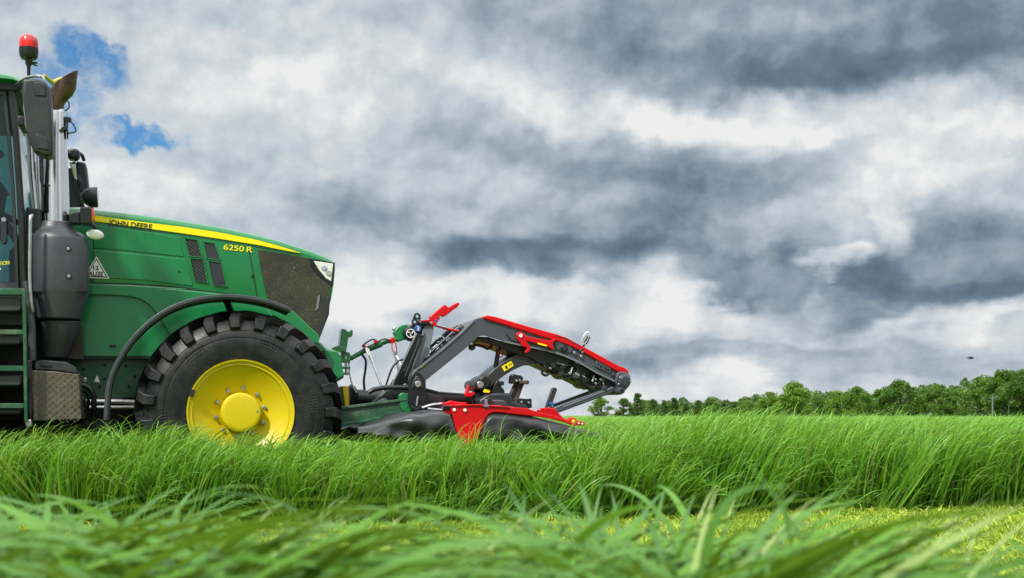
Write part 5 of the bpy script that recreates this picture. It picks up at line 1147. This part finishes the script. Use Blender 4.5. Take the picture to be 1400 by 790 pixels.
hn = seg_plate('release_handle', [(586.8, 433.0), (590, 430.6), (601, 420.8), (608.2, 415.6), (610, 416.6), (613.2, 419.8), (620, 415.6), (625.6, 412.8), (628, 413.2), (628.6, 415.8), (626, 417.4), (626, 419), (619.5, 423), (613, 428.5), (607.6, 432), (605.2, 431.6), (602.4, 429.8), (601, 431.3), (601.6, 435.2), (598.5, 438.6), (596, 443.3), (590, 443.2), (586.4, 440.6), (585.8, 436.8), (588.5, 434.6)], .15, .09, 'red_paint', MW, .005)
seg_plate('red_lug', [(590, 440), (597, 440), (597.3, 444), (593, 445.5), (589.5, 443.5)], .16, .08, 'red_paint', hn, .004)
c = P(596, 437.4, .15); MB().disc((c[0], c[2]), .013, .153, .14, 16).build('round_sticker', 'blue', hn)
c = P(589.6, 440.8, .16); MB().disc((c[0], c[2]), .013, .168, .14, 12).build('bolt', 'steel', hn)
b = MB(); b.tube([P(592, 443.8, .10), P(612, 449.2, .10)], .008, 10); b.tube([P(606, 447.6, .10), P(626, 452.2, .10)], .012, 10); b.build('control_rod', 'red_paint', MW)
b = MB(); b.tube([P(592, 442.6, .12), P(611, 447.2, .12)], .006, 8); b.build('control_rod', 'steel', MW)
# lift cylinder pair lying along the back of the arm
for (a, b_, r, m__, nm) in (((590, 486), (634, 446), .030, 'black', 'cylinder'), ((588, 476), (616, 450), .022, 'black', 'cylinder'), ((593, 478), (640, 441.5), .006, 'steel', 'pipe'), ((590.5, 472), (628, 442.5), .006, 'grey_light', 'pipe'), ((596, 481), (612, 467), .012, 'steel', 'piston_rod')):
    MB().tube([P(*a, .05), P(*b_, .05)], r, 12).build(nm, m__, MW)
for (x, y) in ((596, 463), (599, 467), (602, 460), (604, 465), (607, 462), (620, 446), (626, 443.5), (631, 443)):
    b = MB(); b.box(P(x, y, .10), (.024, .03, .012), -.6 + (x % 3) * .4); b.build('fitting', 'steel', MW, bevel=.002)
b = MB(); b.curve([P(592, 466, .1), P(597, 463, .1), P(602, 458.5, .1), P(607, 461, .1)], .005, 6); b.curve([P(590, 480, .1), P(589.3, 476.5, .1), (P(593, 474, .1)), P(598, 470, .1)], .005, 6); b.build('brake_line', 'steel', MW)
b = MB(); b.curve([P(566, 490, .2), P(556, 489.5, .18), P(545, 493, .18), P(536, 503, .18), P(529, 522, .18), P(526, 533, .18)], .009, 8, 8); b.build('hydraulic_hose', 'black', MW)
# PTO shaft
b = MB(); cz = P(520, 541, 0)
a0, a1 = P(489, 542.5, 0), P(566, 541, 0); b.tube([(a0[0], 0, a0[2]), (a1[0], 0, a1[2])], .062, 20); b.tube([(a0[0] - .02, 0, a0[2]), (a0[0] + .06, 0, a0[2])], .072, 20); b.build('drive_shaft_guard', 'plastic', MW, smooth=50)
b = MB(); b.tube([P(575, 541, 0), P(600, 543.5, 0), P(648, 545.5, 0)], [.085, .06, .052], 18); b.build('drive_shaft_guard', 'plastic', MW, smooth=50)
b = MB(); c = P(655, 543, 0); b.rings([ringx(c[0] - .07, c[2], .05), ringx(c[0] - .05, c[2], .10), ringx(c[0], c[2] + .01, .115), ringx(c[0] + .06, c[2], .10), ringx(c[0] + .08, c[2], .06)]); b.build('shaft_cone', 'black', MW, smooth=50)
# mower bar hardware
b = MB(); b.pp([(655, 546), (668, 537), (682, 536), (700, 537), (702, 548), (722, 553), (722, 562), (655, 562)], .35, -.35); gb = b.build('gearbox', 'plastic', MW, bevel=.02)
b = MB(); b.pp([(663, 551), (668, 545), (690, 546), (697, 556), (663, 556)], .55, .42); b.build('gearbox_cover', 'plastic_light', gb, bevel=.015)
c = P(669.5, 546.5, .56); MB().disc((c[0], c[2]), .022, .575, .5, 14).build('plug', 'ink', gb)
seg_plate('yellow_label', [(661, 534.5), (663, 531), (670, 533.5), (669.5, 536), (662, 536)], .36, .34, 'decal_yellow', gb, .001)
b = MB(); b.pp([(672, 536), (676, 525), (680, 519), (684, 520), (685, 527), (690, 533), (690, 538)], .2, -.2); b.build('lower_swing_lug', 'black', swing, bevel=.006)
c = P(684.5, 523.5, .2); MB().disc((c[0], c[2]), .022, .25, .1, 14).build('lug_eye', 'black', swing)
for (q, m__, v) in (([(692, 553), (697, 541), (704, 526), (709, 519), (716, 519.5), (719, 521), (716, 526), (711, 540), (706, 554)], 'mud', .30), ([(699, 513), (702, 510.5), (712, 512.5), (715.5, 515), (715, 519), (711, 521.5), (706, 518), (703, 524), (698, 523)], 'black', .34),
                  ([(712, 520), (722, 519), (724, 521), (723, 524.5), (712, 524)], 'mud', .38), ([(706, 547), (709, 543.5), (720, 544.5), (727, 544), (727.5, 556.5), (722, 558), (706, 554)], 'black', .30)):
    seg_plate('stand_bracket', q, v, v - .09, m__, MW, .005)
for (x, y) in ((712.5, 549), (722.5, 550), (705.5, 520), (710, 519.5)):
    c = P(x, y, .32); MB().disc((c[0], c[2]), .011, .348, .2, 10).build('bolt', 'steel', MW)
seg_plate('shock_strut', [(699, 541), (702, 541), (708, 527), (705, 526)], .31, .2, 'void', MW, .002)
seg_plate('stand_leg', [(743, 566), (748.5, 549), (755, 530.5), (757, 528.6), (761.5, 530), (762, 532), (756, 549), (752.5, 566)], .62, .58, 'plastic', MW, .005)
c = P(752.5, 558.5, .64); MB().disc((c[0], c[2]), .028, .66, .58, 16).build('leg_pivot', 'plastic', MW); seg_plate('blue_tag', [(752, 549), (758, 550), (757, 554), (751.5, 552.5)], .64, .62, 'blue', MW, .002)
# ---- cutter bar frame, red end plate and canvas covers (3 m wide) ----
EV = 1.50
red_pts = [(616, 553), (626, 552.2), (652, 552.4), (680, 553.2), (697, 556), (720, 557.2), (736, 562.5), (757, 567.5), (775, 573), (790, 580), (786, 582), (770, 576), (752, 571.5), (736, 569), (716, 566.6), (700, 565), (685, 563), (674, 562.6), (667.5, 566), (662.5, 573), (658.5, 584), (654, 598), (650, 612), (630, 612), (624, 590), (619.5, 570)]
endp = seg_plate('red_end_plate', red_pts, EV, EV - .03, 'red_paint', MW, .004)
seg_plate('plate_flange', [(615.5, 552.8), (652, 551.8), (697, 555.2), (697, 557), (652, 554), (616, 555)], EV + .012, EV - .05, 'red_paint', endp, .003)
seg_plate('red_end_plate', red_pts, -EV + .03, -EV, 'red_paint', MW, .004)
for (x, y) in ((621, 559.5), (635.5, 560)):
    c = P(x, y, EV); MB().disc((c[0], c[2]), .013, EV + .012, EV, 12).build('bolt', 'white', endp)
c = P(664.5, 551, EV); b = MB(); b.box((c[0], EV + .005, c[2] + .01), (.022, .02, .05), .1); b.box((c[0], EV + .008, c[2] - .02), (.04, .02, .015)); b.build('lever_catch', 'grey_light', endp, bevel=.003)
seg_plate('red_top_beam', [(640, 553), (697, 555), (736, 562), (736, 569), (640, 566)], EV - .03, -EV + .03, 'red_paint', MW, .004)
for (q, v, m__) in (([(636.5, 541), (637.5, 535), (639.8, 529), (640.6, 524.5), (641.8, 529), (641.6, 536), (649, 535), (649.5, 538), (644, 542)], .25, 'red_paint'), ([(598, 551), (603, 549), (610, 550), (616, 547), (627, 549), (637, 549.5), (640, 553), (616, 555), (606, 554)], .9, 'red_paint'),
                  ([(736, 560.5), (741, 557), (750, 556.5), (760, 558), (762, 562), (770, 570), (776, 574), (762, 572), (745, 568)], .8, 'red_paint'), ([(773, 573), (779, 571.5), (782, 569.5), (788, 571.5), (790, 574.5), (799.5, 576), (799.5, 581), (792, 581), (776, 577)], 1.35, 'red_paint'),
                  ([(606, 553), (616, 553.5), (616, 561), (607, 560)], 1.3, 'black')):
    seg_plate('red_bracket' if m__ != 'black' else 'black_bracket', q, v, v - .08, m__, MW, .006)
c = P(784, 575, 1.36); MB().disc((c[0], c[2]), .014, 1.365, 1.3, 12).build('bolt', 'decal_yellow', MW)
for (x, y) in ((791.5, 578), (796.5, 578.6)):
    c = P(x, y, 1.36); MB().disc((c[0], c[2]), .008, 1.358, 1.3, 10).build('bolt', 'white', MW)
b = MB(); b.curve([P(577, 557, 1.0), P(590, 553, 1.0), P(604, 551.5, 1.0)], .012, 8); b.curve([P(585, 558, 1.1), P(600, 559.5, 1.1), P(608, 560, 1.1)], .010, 8); b.build('guard_rail', 'steel', MW)
# canvas: heaped folds, near end; each cover is a grid whose top edge follows the photograph
def canvas(name, top, bot, v0, v1, folds, seed, nx=56, nz=20, crown=.10):
    r9 = random.Random(seed); ph = [r9.uniform(0, 6.28) for _ in range(8)]; mb = MB(); rows = []
    x0, x1 = top[0][0], top[-1][0]; tx = [a for a, _ in top]; ty = [b__ for _, b__ in top]; bx_ = [a for a, _ in bot]; by_ = [b__ for _, b__ in bot]
    nv = 26
    for i in range(nx + 1):
        x = x0 + (x1 - x0) * i / nx; yt = np.interp(x, tx, ty); yb = np.interp(x, bx_, by_); row = []
        u, _, z1 = P(x, yt, v0); z0 = P(x, yb, v0)[2]
        for j in range(nz + 1):      # hanging face
            t = j / nz; z = z0 + (z1 - z0) * t; bul = .055 * math.sin(t * math.pi * .9) * (1 - .3 * t)
            w = folds * ((1 - t) * .9 + .15) * (math.sin(u * 17 + ph[0] + t * 3.0) * .5 + math.sin(u * 31 + ph[1] - t * 4) * .3 + math.sin(u * 9 + t * 7 + ph[2]) * .45)
            rnd_ = -.06 * max(0, (t - .82) / .18) ** 2
            row.append(mb.V(u, v0 + bul + w + rnd_, z))
        for j in range(1, nv + 1):   # top, running across the machine
            t = j / nv; v = v0 - .06 + (v1 - v0 + .06) * t
            z = z1 + crown * 0 - .012 * (1 - math.cos(t * 20 + u * 3)) * .5 + .02 * math.sin(u * 8 + t * 9 + ph[3]) * min(1, t * 6) - .10 * max(0, t - .93) / .07
            row.append(mb.V(u, v, z))
        rows.append(row)
    for i in range(nx):
        for j in range(nz + nv): mb.face([rows[i][j], rows[i + 1][j], rows[i + 1][j + 1], rows[i][j + 1]])
    o = mb.build(name, 'canvas', MW, smooth=180); md = o.modifiers.new('thick', 'SOLIDIFY'); md.thickness = .008; return o
canvas('canvas_cover', [(488, 583), (505, 581), (518, 578), (532, 574), (545, 571), (556, 567), (565, 564.5), (578, 564.5), (592, 562), (606, 561.5), (618, 566), (624, 590)], [(486, 600), (624, 604)], EV - .02, -EV, .050, 4)
canvas('canvas_cover', [(655, 600), (658.5, 584), (662.5, 573), (667.5, 566), (674, 562.6), (685, 563), (700, 565), (716, 567), (736, 570), (752, 573.5), (770, 578.5), (790, 584), (806, 588.5), (830, 592)], [(655, 606), (750, 604), (830, 600)], EV + .01, -EV, .040, 9)
# black fabric over the back of the bar, rising behind the linkage arm
seg_plate('rear_cover', [(495, 566), (505, 556), (516, 545), (520, 540), (530, 532), (560, 529.5), (590, 538), (604, 543), (612, 552), (612, 568), (495, 568)], .30, -1.3, 'canvas', MW, .03)
b = MB(); b.curve([P(504, 536, .36), P(512, 531.5, .36), P(530, 529, .36), P(560, 529, .36)], .022, 8); b.build('cover_hoop', 'black', MW)
canvas('canvas_flap', [(503, 563), (512, 552), (521, 543.5), (528, 541.5), (540, 550), (552, 556), (566, 556)], [(503, 572), (566, 572)], .36, -.1, .030, 14, 30, 12)
# side transport frame under the covers
MB().pp([(490, 590), (650, 590), (800, 596), (800, 606), (490, 604)], EV - .12, -EV + .12).build('cutter_bar', 'black', MW, bevel=.02)
